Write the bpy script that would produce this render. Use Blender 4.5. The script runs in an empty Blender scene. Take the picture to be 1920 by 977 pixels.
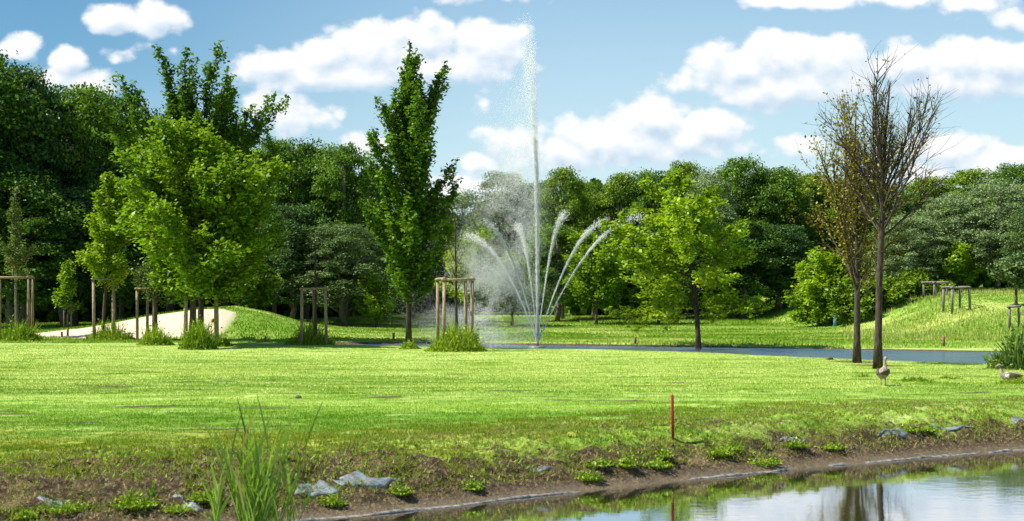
import bpy, math, random
import numpy as np
from mathutils import Vector

# ------------------------------------------------------------------ scene, camera, light
scn = bpy.context.scene
COL = scn.collection
F = 2637.0           # focal length in pixels of the 1920 px wide photograph
HOR = 550.0          # its horizon row
CH = 1.7             # camera height
cd = bpy.data.cameras.new("camera")
cam = bpy.data.objects.new("camera", cd)
COL.objects.link(cam)
cam.location = (0, 0, CH)
cam.rotation_euler = (math.radians(90), 0, 0)
cd.sensor_width = 36.0
cd.lens = 36.0 * F / 1920.0
cd.shift_y = (HOR - 488.5) / 1920.0
cd.clip_start = 0.1
cd.clip_end = 5000
cd.dof.use_dof = True
cd.dof.focus_distance = 34.0
cd.dof.aperture_fstop = 3.2
scn.camera = cam

SUN_DIR = Vector((-0.78, -0.07, 1.0)).normalized()     # towards the sun
SUN_EL = math.asin(SUN_DIR.z)
SUN_ROT = math.atan2(SUN_DIR.x, SUN_DIR.y)
sd = bpy.data.lights.new("sun", 'SUN')
sd.energy = 5.0
sd.angle = math.radians(0.5)
sd.color = (1.0, 0.955, 0.87)
sun = bpy.data.objects.new("sun", sd)
COL.objects.link(sun)
sun.location = (-20, -10, 30)
sun.rotation_euler = SUN_DIR.to_track_quat('Z', 'Y').to_euler()

scn.view_settings.view_transform = 'Standard'
scn.view_settings.look = 'None'
scn.view_settings.gamma = 1.0
scn.view_settings.use_curve_mapping = False
scn.view_settings.exposure = 1.0
scn.render.film_transparent = False


# ------------------------------------------------------------------ node helpers
class NT:
    def __init__(s, tree):
        s.t = tree; s.n = tree.nodes; s.l = tree.links

    def new(s, typ, **kw):
        nd = s.n.new(typ)
        for k, v in kw.items():
            setattr(nd, k, v)
        return nd

    def link(s, a, b):
        s.l.new(a, b)

    def put(s, sock, v):
        if hasattr(v, 'is_output') or isinstance(v, bpy.types.NodeSocket):
            s.l.new(v, sock)
        else:
            sock.default_value = v

    def math(s, op, a, b=None, c=None, clamp=False):
        nd = s.new('ShaderNodeMath', operation=op)
        nd.use_clamp = clamp
        s.put(nd.inputs[0], a)
        if b is not None: s.put(nd.inputs[1], b)
        if c is not None: s.put(nd.inputs[2], c)
        return nd.outputs[0]

    def vmath(s, op, a, b=None, c=None):
        nd = s.new('ShaderNodeVectorMath', operation=op)
        s.put(nd.inputs[0], a)
        if b is not None: s.put(nd.inputs[1], b)
        if c is not None: s.put(nd.inputs[2], c)
        return nd.outputs['Value'] if op in ('LENGTH', 'DOT_PRODUCT', 'DISTANCE') else nd.outputs[0]

    def ramp(s, v, lo, hi, a=0.0, b=1.0, smooth=True):
        nd = s.new('ShaderNodeMapRange')
        nd.interpolation_type = 'SMOOTHSTEP' if smooth else 'LINEAR'
        s.put(nd.inputs[0], v)
        nd.inputs[1].default_value = lo; nd.inputs[2].default_value = hi
        nd.inputs[3].default_value = a; nd.inputs[4].default_value = b
        return nd.outputs[0]

    def mix(s, f, a, b, mode='MIX'):
        nd = s.new('ShaderNodeMix', data_type='RGBA', blend_type=mode)
        s.put(nd.inputs[0], f)
        for sock, v in ((nd.inputs[6], a), (nd.inputs[7], b)):
            if isinstance(v, tuple):
                sock.default_value = (v[0], v[1], v[2], 1)
            else:
                s.l.new(v, sock)
        return nd.outputs[2]

    def noise(s, vec, scale, detail=3, rough=0.55, dist=0.0):
        nd = s.new('ShaderNodeTexNoise')
        if vec is not None: s.put(nd.inputs['Vector'], vec)
        nd.inputs['Scale'].default_value = scale
        nd.inputs['Detail'].default_value = detail
        nd.inputs['Roughness'].default_value = rough
        nd.inputs['Distortion'].default_value = dist
        return nd.outputs[0]

    def mapping(s, vec, scale=(1, 1, 1), loc=(0, 0, 0), rot=(0, 0, 0)):
        nd = s.new('ShaderNodeMapping')
        s.put(nd.inputs[0], vec)
        nd.inputs['Location'].default_value = loc
        nd.inputs['Rotation'].default_value = rot
        nd.inputs['Scale'].default_value = scale
        return nd.outputs[0]


def new_mat(name):
    m = bpy.data.materials.new(name)
    m.use_nodes = True
    m.node_tree.nodes.clear()
    t = NT(m.node_tree)
    out = t.new('ShaderNodeOutputMaterial')
    return m, t, out


# ------------------------------------------------------------------ sky with cumulus clouds
world = bpy.data.worlds.new("World")
scn.world = world
world.use_nodes = True
W = NT(world.node_tree)
W.n.clear()
wout = W.new('ShaderNodeOutputWorld')
bg = W.new('ShaderNodeBackground')
W.link(bg.outputs[0], wout.inputs[0])
bg.inputs[1].default_value = 0.067
sky = W.new('ShaderNodeTexSky')
sky.sky_type = 'NISHITA'
sky.sun_disc = False
sky.sun_elevation = SUN_EL
sky.sun_rotation = SUN_ROT
sky.air_density = 1.0
sky.dust_density = 0.6
sky.ozone_density = 1.0

# (px, py, half width, half height above, half height below, weight) of every cloud lump, in photo pixels
CLOUDS = [
    (215, 32, 55, 28, 30, 1.0), (290, 30, 52, 32, 34, 1.0), (35, 92, 44, 26, 22, 0.8), (128, 112, 34, 26, 30, 0.95),
    (150, 158, 75, 26, 30, 0.6), (235, 98, 60, 16, 16, 0.38), (100, 145, 60, 18, 22, 0.6),
    (520, 118, 62, 32, 30, 1.0), (600, 105, 70, 34, 40, 1.0), (700, 82, 80, 42, 60, 1.0), (795, 75, 75, 44, 60, 1.05),
    (905, 82, 72, 46, 60, 1.05), (640, 140, 190, 40, 32, 0.9), (830, 125, 130, 40, 34, 0.9),
    (555, 208, 72, 30, 40, 0.8), (500, 200, 40, 30, 40, 0.7), (912, 190, 30, 24, 26, 0.55), (690, 270, 60, 20, 30, 0.6),
    (965, 268, 70, 34, 50, 0.75), (880, 345, 90, 22, 40, 0.75), (905, 300, 50, 24, 30, 0.5),
    (1110, 258, 80, 36, 40, 1.0), (1060, 280, 60, 28, 40, 0.9), (1225, 222, 70, 42, 50, 1.05), (1180, 270, 150, 42, 36, 0.95),
    (1330, 238, 78, 34, 40, 0.95), (1290, 262, 110, 34, 30, 0.85),
    (1380, 128, 88, 44, 50, 1.0), (1465, 105, 90, 46, 60, 1.1), (1560, 112, 88, 40, 60, 1.05), (1470, 165, 190, 44, 36, 0.95),
    (1700, 118, 80, 38, 44, 0.95), (1790, 118, 100, 42, 50, 1.0), (1880, 115, 90, 42, 50, 1.05), (1820, 150, 160, 40, 36, 0.9),
    (1520, 2, 110, 16, 16, 0.8), (1680, -4, 120, 18, 20, 0.7), (1905, 38, 40, 24, 26, 0.7), (1800, 4, 110, 16, 20, 0.6),
    (1775, 278, 80, 30, 44, 0.9), (1850, 300, 110, 30, 40, 0.75), (1730, 320, 80, 24, 30, 0.8), (1900, 290, 50, 20, 30, 0.8),
    (900, -2, 90, 12, 14, 0.45), (1500, 270, 90, 18, 26, 0.45), (2080, 180, 120, 50, 50, 0.9), (-120, 150, 120, 50, 60, 0.9),
    (2300, 90, 200, 60, 60, 1.0), (-380, 60, 200, 60, 60, 1.0), (600, -160, 240, 60, 60, 0.9), (1300, -220, 260, 60, 60, 0.9),
]
cg = bpy.data.node_groups.new("cloud_density", 'ShaderNodeTree')
cg.interface.new_socket("Vector", in_out='INPUT', socket_type='NodeSocketVector')
cg.interface.new_socket("Density", in_out='OUTPUT', socket_type='NodeSocketFloat')
G = NT(cg)
gi = G.new('NodeGroupInput'); go = G.new('NodeGroupOutput')
warp = G.noise(G.mapping(gi.outputs[0], (1, 1.5, 1)), 28.0, 5, 0.6)
wv = G.vmath('SUBTRACT', gi.outputs[0], (0, 0, 0))
acc = None
for (px, py, rx, ru, rd, wt) in CLOUDS:
    cu, cv = (px - 960) / F, (HOR - py) / F
    iu, id_ = F / ru, F / rd
    rx, ru, rd = rx * 1.04, ru * 1.05, rd * 1.05
    iu, id_ = F / ru, F / rd
    d = G.vmath('SUBTRACT', wv, (cu, cv, 0))
    a = G.vmath('MULTIPLY', d, (F / rx, (iu + id_) / 2, 0))
    b = G.vmath('ABSOLUTE', d)
    c = G.vmath('MULTIPLY_ADD', b, (0, (iu - id_) / 2, 0), a)
    # the vertical term flips sign with the side it is on
    ln = G.vmath('LENGTH', c)
    f = G.math('MULTIPLY_ADD', ln, -wt * 0.75, wt)
    acc = f if acc is None else G.math('MAXIMUM', acc, f)
    # smooth maximum keeps lumps joined softly
big = G.math('SUBTRACT', warp, 0.5)


def puff(scale, seed):
    nz = G.new('ShaderNodeTexNoise'); nz.inputs['Scale'].default_value = scale * 1.1; nz.inputs['Detail'].default_value = 3
    G.link(gi.outputs[0], nz.inputs['Vector'])
    off = G.vmath('MULTIPLY_ADD', nz.outputs['Color'], (0.55 / scale, 0.55 / scale, 0), gi.outputs[0])
    vo = G.new('ShaderNodeTexVoronoi'); vo.feature = 'SMOOTH_F1'; vo.voronoi_dimensions = '2D'
    vo.inputs['Scale'].default_value = scale
    vo.inputs['Smoothness'].default_value = 0.35
    G.link(G.mapping(off, (1, 1.25, 1), (seed, seed * 2.3, 0)), vo.inputs['Vector'])
    return G.math('SUBTRACT', 0.42, vo.outputs['Distance'])


tot = G.math('MULTIPLY_ADD', big, 0.80, acc)
tot = G.math('MULTIPLY_ADD', puff(34.0, 1.7), 0.42, tot)
tot = G.math('MULTIPLY_ADD', puff(85.0, 4.1), 0.24, tot)
fine = G.math('SUBTRACT', G.noise(gi.outputs[0], 120.0, 5, 0.65), 0.5)
tot = G.math('MULTIPLY_ADD', fine, 0.22, tot)
G.link(tot, go.inputs[0])

tc = W.new('ShaderNodeTexCoord')
sep = W.new('ShaderNodeSeparateXYZ')
W.link(tc.outputs['Generated'], sep.inputs[0])
ay = W.math('MAXIMUM', W.math('ABSOLUTE', sep.outputs[1]), 0.12)
comb = W.new('ShaderNodeCombineXYZ')
W.link(W.math('DIVIDE', sep.outputs[0], ay), comb.inputs[0])
W.link(W.math('DIVIDE', sep.outputs[2], ay), comb.inputs[1])
g1 = W.new('ShaderNodeGroup'); g1.node_tree = cg
W.link(comb.outputs[0], g1.inputs[0])
g2 = W.new('ShaderNodeGroup'); g2.node_tree = cg
W.link(W.vmath('ADD', comb.outputs[0], (-0.0035, 0.010, 0)), g2.inputs[0])
alpha = W.ramp(g1.outputs[0], 0.08, 0.42)
lit = W.math('MULTIPLY_ADD', W.math('SUBTRACT', g1.outputs[0], g2.outputs[0]), 1.35, 0.64, clamp=True)
ccol = W.mix(lit, (4.5, 5.6, 6.7), (7.8, 7.85, 7.9))
skyt = W.mix(1.0, sky.outputs[0], (0.80, 1.06, 1.12), 'MULTIPLY')
el = sep.outputs[2]
hz = W.ramp(el, 0.0, 0.26, 0.92, 0.05, smooth=False)
skyh = W.mix(hz, skyt, (5.5, 6.75, 7.25))
# the blue is deeper towards the upper left
lft = W.math('MULTIPLY', W.ramp(W.math('DIVIDE', sep.outputs[0], ay), 0.06, -0.36, 0.0, 1.0), W.ramp(el, 0.03, 0.17))
skyh = W.mix(lft, skyh, W.mix(1.0, skyh, (0.40, 0.60, 0.74), 'MULTIPLY'))
up = W.ramp(el, -0.02, 0.0)
fin = W.mix(W.math('MULTIPLY', W.math('MULTIPLY', alpha, 0.95), up), skyh, ccol)
W.link(fin, bg.inputs[0])
try:
    world.cycles.sampling_method = 'MANUAL'
    world.cycles.sample_map_resolution = 512
except Exception:
    pass

# ------------------------------------------------------------------ numpy noise
_rs = np.random.RandomState(7)
_LAT = _rs.rand(512, 512).astype(np.float64)


def vnoise(x, y):
    xi = np.floor(x).astype(int); yi = np.floor(y).astype(int)
    fx = x - xi; fy = y - yi
    fx = fx * fx * (3 - 2 * fx); fy = fy * fy * (3 - 2 * fy)
    x0 = xi & 511; x1 = (xi + 1) & 511; y0 = yi & 511; y1 = (yi + 1) & 511
    return ((_LAT[x0, y0] * (1 - fx) + _LAT[x1, y0] * fx) * (1 - fy)
            + (_LAT[x0, y1] * (1 - fx) + _LAT[x1, y1] * fx) * fy)


def fbm(x, y, octv=4, gain=0.5):
    s = 0; a = 1; t = 0
    for i in range(octv):
        s = s + a * vnoise(x * (2 ** i) + 17.3 * i, y * (2 ** i) + 9.1 * i)
        t += a; a *= gain
    return s / t


def sm(x, a, b):
    t = np.clip((x - a) / (b - a), 0, 1)
    return t * t * (3 - 2 * t)


# ------------------------------------------------------------------ the lie of the land
WN, WF = -0.40, -0.30        # levels of the near and of the far pond
NSH = np.array([(-60, 3), (-30, 5), (-20, 7), (-10, 9.9), (-5, 11.5), (-3, 12.3), (-1.68, 13.03), (-.32, 14.02), (.79, 14.89),
                (2.04, 15.82), (3.44, 16.78), (4.98, 17.75), (6.83, 18.77), (9, 20), (14, 22), (30, 25), (60, 26)], float)
FNS = np.array([(-60, 60), (-12, 56), (-8.3, 54.2), (-5.2, 52.6), (-.4, 50.6), (2.6, 49.2), (6.1, 47.3), (8.85, 43.6), (13, 38.4),
                (16, 36.5), (25, 33), (60, 30)], float)
FFS = np.array([(-60, 52), (-12, 53), (-8.3, 54.2), (-5.4, 55.0), (-.4, 54.4), (6.7, 52.0), (10.3, 50.4), (16.2, 47.6), (25, 46),
                (60, 44)], float)


def near_shore(X):
    return np.interp(X, NSH[:, 0], NSH[:, 1]) + 0.10 * (fbm(X * 1.7 + 40, X * 0 + 3.3, 3) - 0.5) * 2


def ground(X, Y):
    X = np.asarray(X, float); Y = np.asarray(Y, float)
    ns = near_shore(X)
    s = Y - ns
    fns = np.interp(X, FNS[:, 0], FNS[:, 1]); ffs = np.interp(X, FFS[:, 0], FFS[:, 1])
    wob = 0.5 * (fbm(X * 0.5 + 9, Y * 0 + 5.1, 3) - 0.5)
    fns = fns + wob; ffs = ffs - wob
    # lawn of the peninsula
    z = -0.21 * sm(Y, 21, 47) - 0.06 * sm(X, 5, 13) * sm(Y, 24, 36)
    z = z + 0.10 * (fbm(X * 0.13 + 3, Y * 0.13 + 8, 3) - 0.5)
    # far lawn
    far = -0.2 + 0.24 * sm(Y, 60, 92) + 0.30 * (fbm(X * 0.09 + 31, Y * 0.09 + 2, 3) - 0.5) * sm(Y, 56, 66)
    z = np.where(Y > 50, z * (1 - sm(Y, 50, 58)) + far * sm(Y, 50, 58), z)
    # low knoll left of the fountain
    z = z + 0.42 * np.exp(-((X + 8.5) / 6.0) ** 2 - ((Y - 80) / 6.0) ** 2)
    # bunker mound
    mx = np.interp(X, [-26, -21.5, -19, -16.5, -14.3, -13.0, -11.5, -10.2, -8.4, -5], [0, .10, .38, .85, 1.16, 1.24, .95, .5, .15, 0])
    my = sm(Y, 57.0, 64.0) * (1 - sm(Y, 66, 76))
    z = z + mx * my
    # meadow hill on the right
    z = z + (1.85 + 0.25 * (fbm(X * 0.2, Y * 0.2 + 50, 3) - 0.5)) * sm(X + 0.12 * (Y - 74), 15.2, 22.4) * sm(Y, 53.5, 73)
    # ponds: far one
    dn = Y - fns; df = ffs - Y
    inside = np.minimum(dn, df)
    w = sm(inside, -1.0, 0.15)
    z = z * (1 - w) + np.minimum(z, WF - 0.02) * w
    z = np.where(inside > 0, np.minimum(z, WF - 0.10 * np.clip(inside, 0, 5)), z)
    # near bank
    rim = -0.0 + 0 * s
    bank = WN + (z - WN) * sm(s, 0.02, 1.25 + 0.5 * sm(-X, 0, 5)) ** 0.85
    z = np.where(s < 6, bank, z)
    z = np.where(s < 0.02, WN - 0.02 - 0.22 * np.clip(-s, 0, 4), z)
    # clods and broken turf along the bank
    amp = sm(s, 0.15, 0.7) * (1 - sm(s, 1.9 + 1.0 * sm(-X, 0, 5), 3.4 + 1.0 * sm(-X, 0, 5)))
    amp = amp * 0.8
    h = fbm(X * 1.9 + 5, Y * 2.6 + 5, 4, 0.55) - 0.5
    h2 = np.abs(fbm(X * 6.5, Y * 7.5 + 77, 3, 0.6) - 0.5)
    h3 = np.abs(fbm(X * 3.1 + 8, Y * 4.2 + 1, 3, 0.6) - 0.5)
    z = z + amp * (0.24 * h + 0.24 * h2 - 0.22 * h3)
    z = z + 0.022 * (fbm(X * 4, Y * 4, 3) - 0.5) * sm(s, 0.5, 2) * (1 - sm(Y, 30, 50))
    # the bank the camera stands on
    nb = np.where(Y < 7, -1.28 + 1.2 * sm(-Y, -5.6, -3.4), -9)
    z = np.maximum(z, nb)
    return z


def sand_mask(X, Y):
    lo = 57.6 + 0.9 * np.sin(X * 0.9) * 0.5 + 0.25 * (X + 16) * (X > -16) + 0.55 * np.clip(-17.6 - X, 0, 9)
    hi = np.interp(X, [-22, -20, -17, -14, -12.4, -12], [61.2, 62.3, 63.3, 63.7, 63.0, 61.5])
    m = sm(Y - lo, -0.15, 0.25) * sm(hi - Y, -0.1, 0.2) * sm(X, -21.6, -21.0) * sm(-X, 12.0, 12.5)
    return m


def at(px, py, ymin=11.0, ymax=140.0):
    """the ground point that the photo shows at this pixel"""
    Y = np.arange(ymin, ymax, 0.05)
    X = (px - 960) / F * Y
    Z = ground(X, Y)
    row = HOR + F * (CH - Z) / Y
    k = np.argmax(row <= py)
    if row[k] > py: k = len(Y) - 1
    return float(X[k]), float(Y[k]), float(Z[k])


def gpt(px, Y):
    X = (px - 960) / F * Y
    return float(X), float(Y), float(ground(np.array([X]), np.array([Y]))[0])


def zat(py, Y):
    return CH - (py - HOR) * Y / F


# ------------------------------------------------------------------ object helpers
def link(o, parent=None):
    COL.objects.link(o)
    if parent is not None:
        o.parent = parent
    return o


def tag(o, label=None, cat=None, group=None, kind=None):
    if label: o['label'] = label
    if cat: o['category'] = cat
    if group: o['group'] = group
    if kind: o['kind'] = kind
    return o


def thing(name, label, cat, loc=(0, 0, 0), rz=0.0, group=None):
    o = bpy.data.objects.new(name, None)
    o.empty_display_size = 0.2
    o.location = loc
    o.rotation_euler = (0, 0, rz)
    link(o)
    return tag(o, label, cat, group)


def raw_mesh(name, verts, faces, mat=None, attrs=None, smooth=False):
    """verts (N,3), faces (M,k) array or list of arrays of differing k"""
    if isinstance(faces, np.ndarray): faces = [faces]
    faces = [np.asarray(f, dtype=np.int32) for f in faces if len(f)]
    me = bpy.data.meshes.new(name)
    me.vertices.add(len(verts))
    me.vertices.foreach_set('co', np.asarray(verts, dtype=np.float32).ravel())
    loops = np.concatenate([f.ravel() for f in faces])
    totals = np.concatenate([np.full(len(f), f.shape[1], dtype=np.int32) for f in faces])
    starts = np.concatenate([[0], np.cumsum(totals)[:-1]]).astype(np.int32)
    me.loops.add(len(loops))
    me.loops.foreach_set('vertex_index', loops)
    me.polygons.add(len(totals))
    me.polygons.foreach_set('loop_start', starts)
    me.polygons.foreach_set('loop_total', totals)
    if smooth:
        me.polygons.foreach_set('use_smooth', np.ones(len(totals), dtype=bool))
    me.update(calc_edges=True)
    if attrs:
        for k, (dom, v) in attrs.items():
            a = me.attributes.new(k, 'FLOAT', dom)
            a.data.foreach_set('value', np.asarray(v, dtype=np.float32))
    if mat is not None:
        me.materials.append(mat)
    return me


def mobj(name, me, parent=None, loc=(0, 0, 0)):
    o = bpy.data.objects.new(name, me)
    o.location = loc
    return link(o, parent)


class MB:
    """collects tubes, boxes and lofts, links them as one mesh object"""

    def __init__(s):
        s.v = []; s.q = []; s.t = []; s.n = 0

    def add(s, v, q=None, t=None):
        v = np.asarray(v, float)
        if q is not None and len(q): s.q.append(np.asarray(q) + s.n)
        if t is not None and len(t): s.t.append(np.asarray(t) + s.n)
        s.v.append(v); s.n += len(v)
        return s

    def tube(s, pts, rad, sides=6, caps=True, squash=None):
        pts = np.asarray(pts, float)
        n = len(pts)
        rad = np.broadcast_to(np.asarray(rad, float), (n,)) if np.ndim(rad) <= 1 else rad
        d = np.gradient(pts, axis=0)
        d /= np.linalg.norm(d, axis=1)[:, None] + 1e-9
        ref = np.array([1.0, 0, 0]) if abs(d[0][0]) < 0.8 else np.array([0, 1.0, 0])
        ring = []
        a = np.arange(sides) * 2 * math.pi / sides
        for i in range(n):
            u = np.cross(d[i], ref); u /= np.linalg.norm(u) + 1e-9
            w = np.cross(d[i], u)
            ref = np.cross(u, d[i])
            su, sw = (1, 1) if squash is None else squash
            ring.append(pts[i] + rad[i] * (np.cos(a)[:, None] * u * su + np.sin(a)[:, None] * w * sw))
        v = np.concatenate(ring)
        q = []
        for i in range(n - 1):
            for k in range(sides):
                k2 = (k + 1) % sides
                q.append((i * sides + k, i * sides + k2, (i + 1) * sides + k2, (i + 1) * sides + k))
        t = []
        if caps:
            c0 = len(v); v = np.concatenate([v, pts[:1], pts[-1:]])
            for k in range(sides):
                k2 = (k + 1) % sides
                t.append((c0, k2, k)); t.append((c0 + 1, (n - 1) * sides + k, (n - 1) * sides + k2))
        return s.add(v, q, t)

    def box(s, c, size, rz=0.0):
        x, y, z = [q / 2 for q in size]
        v = np.array([(i, j, k) for k in (-z, z) for j in (-y, y) for i in (-x, x)], float)
        ca, sa = math.cos(rz), math.sin(rz)
        v = np.stack([v[:, 0] * ca - v[:, 1] * sa, v[:, 0] * sa + v[:, 1] * ca, v[:, 2]], 1) + np.asarray(c)
        return s.add(v, [(0, 2, 3, 1), (4, 5, 7, 6), (0, 1, 5, 4), (2, 6, 7, 3), (0, 4, 6, 2), (1, 3, 7, 5)])

    def mesh(s, name, mat, smooth=True, attrs=None):
        fs = []
        if s.q: fs.append(np.concatenate(s.q))
        if s.t: fs.append(np.concatenate(s.t))
        return raw_mesh(name, np.concatenate(s.v), fs, mat, attrs, smooth)

    def build(s, name, mat, parent=None, smooth=True, loc=(0, 0, 0)):
        return mobj(name, s.mesh(name, mat, smooth), parent, loc)


# ------------------------------------------------------------------ materials
lawn_grp = bpy.data.node_groups.new("lawn_colour", 'ShaderNodeTree')
lawn_grp.interface.new_socket("Color", in_out='OUTPUT', socket_type='NodeSocketColor')
G = NT(lawn_grp)
go = G.new('NodeGroupOutput')
geo = G.new('ShaderNodeNewGeometry')
pos = geo.outputs['Position']
sx = G.new('ShaderNodeSeparateXYZ'); G.link(pos, sx.inputs[0])
n1 = G.noise(G.mapping(pos, (0.10, 0.30, 0)), 1.0, 4, 0.6)
n2 = G.noise(G.mapping(pos, (0.55, 1.5, 0), (3, 8, 0)), 1.0, 4, 0.6)
n3 = G.noise(G.mapping(pos, (2.6, 5.5, 0), (9, 1, 0)), 1.0, 4, 0.65)
# paler, drier turf across the middle of the lawn, lusher towards the pond and to the left
zone = G.math('MULTIPLY', G.ramp(sx.outputs[1], 19.0, 30.0), G.ramp(n1, 0.30, 0.55, 0.5, 1.0))
lush = (0.130, 0.275, 0.012); pale = (0.47, 0.56, 0.155)
c = G.mix(zone, G.mix(G.ramp(n1, 0.40, 0.62), lush, (0.26, 0.41, 0.045)), G.mix(G.ramp(n2, 0.35, 0.65), (0.35, 0.48, 0.085), pale))
c = G.mix(G.math('MULTIPLY', G.ramp(n2, 0.50, 0.70), 0.8), c, (0.46, 0.57, 0.165))
c = G.mix(G.math('MULTIPLY', G.ramp(n2, 0.48, 0.32), 0.70), c, (0.095, 0.220, 0.005))
c = G.mix(G.math('MULTIPLY', G.ramp(n3, 0.52, 0.72), 0.40), c, (0.48, 0.54, 0.17))
c = G.mix(G.math('MULTIPLY', G.ramp(n3, 0.46, 0.28), 0.42), c, (0.085, 0.185, 0.006))
# dry straw yellow along the top of the bank
dryz = G.math('MULTIPLY', G.ramp(sx.outputs[1], 19.5, 16.0), G.ramp(G.noise(G.mapping(pos, (0.5, 1.2, 0), (1, 2, 0)), 1.0, 4, 0.6), 0.42, 0.60))
c = G.mix(G.math('MULTIPLY', dryz, 0.75), c, (0.36, 0.36, 0.050))
n5 = G.noise(G.mapping(pos, (9, 12, 6)), 1.0, 4, 0.7)
near = G.ramp(sx.outputs[1], 21.0, 16.5)
c = G.mix(G.math('MULTIPLY', G.math('MULTIPLY', near, G.ramp(n5, 0.56, 0.40)), 0.75), c, (0.090, 0.150, 0.012))
fy = G.ramp(sx.outputs[1], 46.0, 60.0)
n4 = G.noise(G.mapping(pos, (0.13, 0.34, 0), (4, 4, 0)), 1.0, 5, 0.65)
farc = G.mix(G.ramp(n4, 0.42, 0.66), (0.130, 0.255, 0.012), (0.40, 0.47, 0.120))
c = G.mix(fy, c, farc)
G.link(c, go.inputs[0])

# ground
m_ground, T, out = new_mat("ground_turf_and_soil")
geo = T.new('ShaderNodeNewGeometry'); pos = geo.outputs['Position']
lg = T.new('ShaderNodeGroup'); lg.node_tree = lawn_grp
asoil = T.new('ShaderNodeAttribute'); asoil.attribute_name = 'soil'
asand = T.new('ShaderNodeAttribute'); asand.attribute_name = 'sand'
awet = T.new('ShaderNodeAttribute'); awet.attribute_name = 'wet'
nb = T.noise(pos, 2.4, 6, 0.7)
nf = T.noise(pos, 14.0, 5, 0.7)
soilc = T.mix(T.ramp(nf, 0.36, 0.66), (0.022, 0.014, 0.006), (0.095, 0.064, 0.028))
soilc = T.mix(T.ramp(nb, 0.54, 0.72), soilc, (0.16, 0.115, 0.055))
straw = T.noise(T.mapping(pos, (30, 18, 20), (0, 0, 0), (0, 0, 0.5)), 1.0, 4, 0.7)
soilc = T.mix(T.math('MULTIPLY', T.ramp(straw, 0.52, 0.66), 0.6), soilc, (0.34, 0.28, 0.12))
thr = T.math('ADD', T.math('MULTIPLY', asoil.outputs['Fac'], 1.25), T.math('MULTIPLY_ADD', nb, 1.0, T.math('MULTIPLY', nf, 1.6)))
sf = T.ramp(thr, 1.72, 1.90)
lg_c = T.mix(T.math('MULTIPLY', T.ramp(asoil.outputs['Fac'], 0.08, 0.5), 0.85), lg.outputs[0], T.mix(T.ramp(straw, 0.4, 0.6), (0.085, 0.125, 0.012), (0.23, 0.25, 0.045)))
col = T.mix(sf, lg_c, soilc)
wetc = T.mix(0.6, soilc, (0.17, 0.125, 0.075))
col = T.mix(awet.outputs['Fac'], col, wetc)
sandn = T.noise(pos, 1.3, 5, 0.6)
sandc = T.mix(sandn, (0.50, 0.385, 0.27), (0.66, 0.54, 0.405))
col = T.mix(asand.outputs['Fac'], col, sandc)
bs = T.new('ShaderNodeBsdfPrincipled')
T.link(col, bs.inputs['Base Color'])
T.put(bs.inputs['Roughness'], T.ramp(awet.outputs['Fac'], 0.0, 1.0, 0.95, 0.45))
bs.inputs['Specular IOR Level'].default_value = 0.25
bump = T.new('ShaderNodeBump'); bump.inputs['Strength'].default_value = 0.7; bump.inputs['Distance'].default_value = 0.05
T.link(T.math('ADD', T.noise(pos, 30.0, 4, 0.7), T.math('MULTIPLY', nf, 1.2)), bump.inputs['Height'])
T.link(bump.outputs[0], bs.inputs['Normal'])
T.link(bs.outputs[0], out.inputs[0])


def leaf_mat(name, dark, light, trans=0.35, gloss=0.015, tint=(1.25, 1.15, 0.5), lawn=False, pale=None):
    m, T, out = new_mat(name)
    va = T.new('ShaderNodeAttribute'); va.attribute_name = 'var'
    if lawn:
        g = T.new('ShaderNodeGroup'); g.node_tree = lawn_grp
        col = T.mix(T.ramp(va.outputs['Fac'], 0.0, 1.0, 0.0, 0.75), T.mix(1.0, g.outputs[0], dark, 'MULTIPLY'),
                    T.mix(1.0, g.outputs[0], light, 'MULTIPLY'))
    else:
        col = T.mix(va.outputs['Fac'], dark, light)
    if pale is not None:
        col = T.mix(T.ramp(va.outputs['Fac'], 0.80, 0.97), col, pale)
    df = T.new('ShaderNodeBsdfDiffuse'); T.link(col, df.inputs[0])
    tr = T.new('ShaderNodeBsdfTranslucent')
    T.link(T.mix(1.0, col, tint, 'MULTIPLY'), tr.inputs[0])
    gl = T.new('ShaderNodeBsdfGlossy'); gl.inputs['Roughness'].default_value = 0.45
    gl.inputs[0].default_value = (0.9, 0.95, 0.85, 1)
    a = T.new('ShaderNodeMixShader'); a.inputs[0].default_value = trans
    T.link(df.outputs[0], a.inputs[1]); T.link(tr.outputs[0], a.inputs[2])
    b = T.new('ShaderNodeMixShader'); b.inputs[0].default_value = gloss
    T.link(a.outputs[0], b.inputs[1]); T.link(gl.outputs[0], b.inputs[2])
    T.link(b.outputs[0], out.inputs[0])
    return m


def plain_mat(name, c1, c2, scale=8.0, rough=0.85, stretch=(1, 1, 1), bump=0.3, spec=0.3, detail=5):
    m, T, out = new_mat(name)
    tcn = T.new('ShaderNodeTexCoord')
    mp = T.mapping(tcn.outputs['Object'], stretch)
    n = T.noise(mp, scale, detail, 0.65)
    bs = T.new('ShaderNodeBsdfPrincipled')
    T.link(T.mix(T.ramp(n, 0.32, 0.68), c1, c2), bs.inputs['Base Color'])
    bs.inputs['Roughness'].default_value = rough
    bs.inputs['Specular IOR Level'].default_value = spec
    if bump:
        bp = T.new('ShaderNodeBump'); bp.inputs['Strength'].default_value = bump; bp.inputs['Distance'].default_value = 0.02
        T.link(n, bp.inputs['Height']); T.link(bp.outputs[0], bs.inputs['Normal'])
    T.link(bs.outputs[0], out.inputs[0])
    return m


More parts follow.
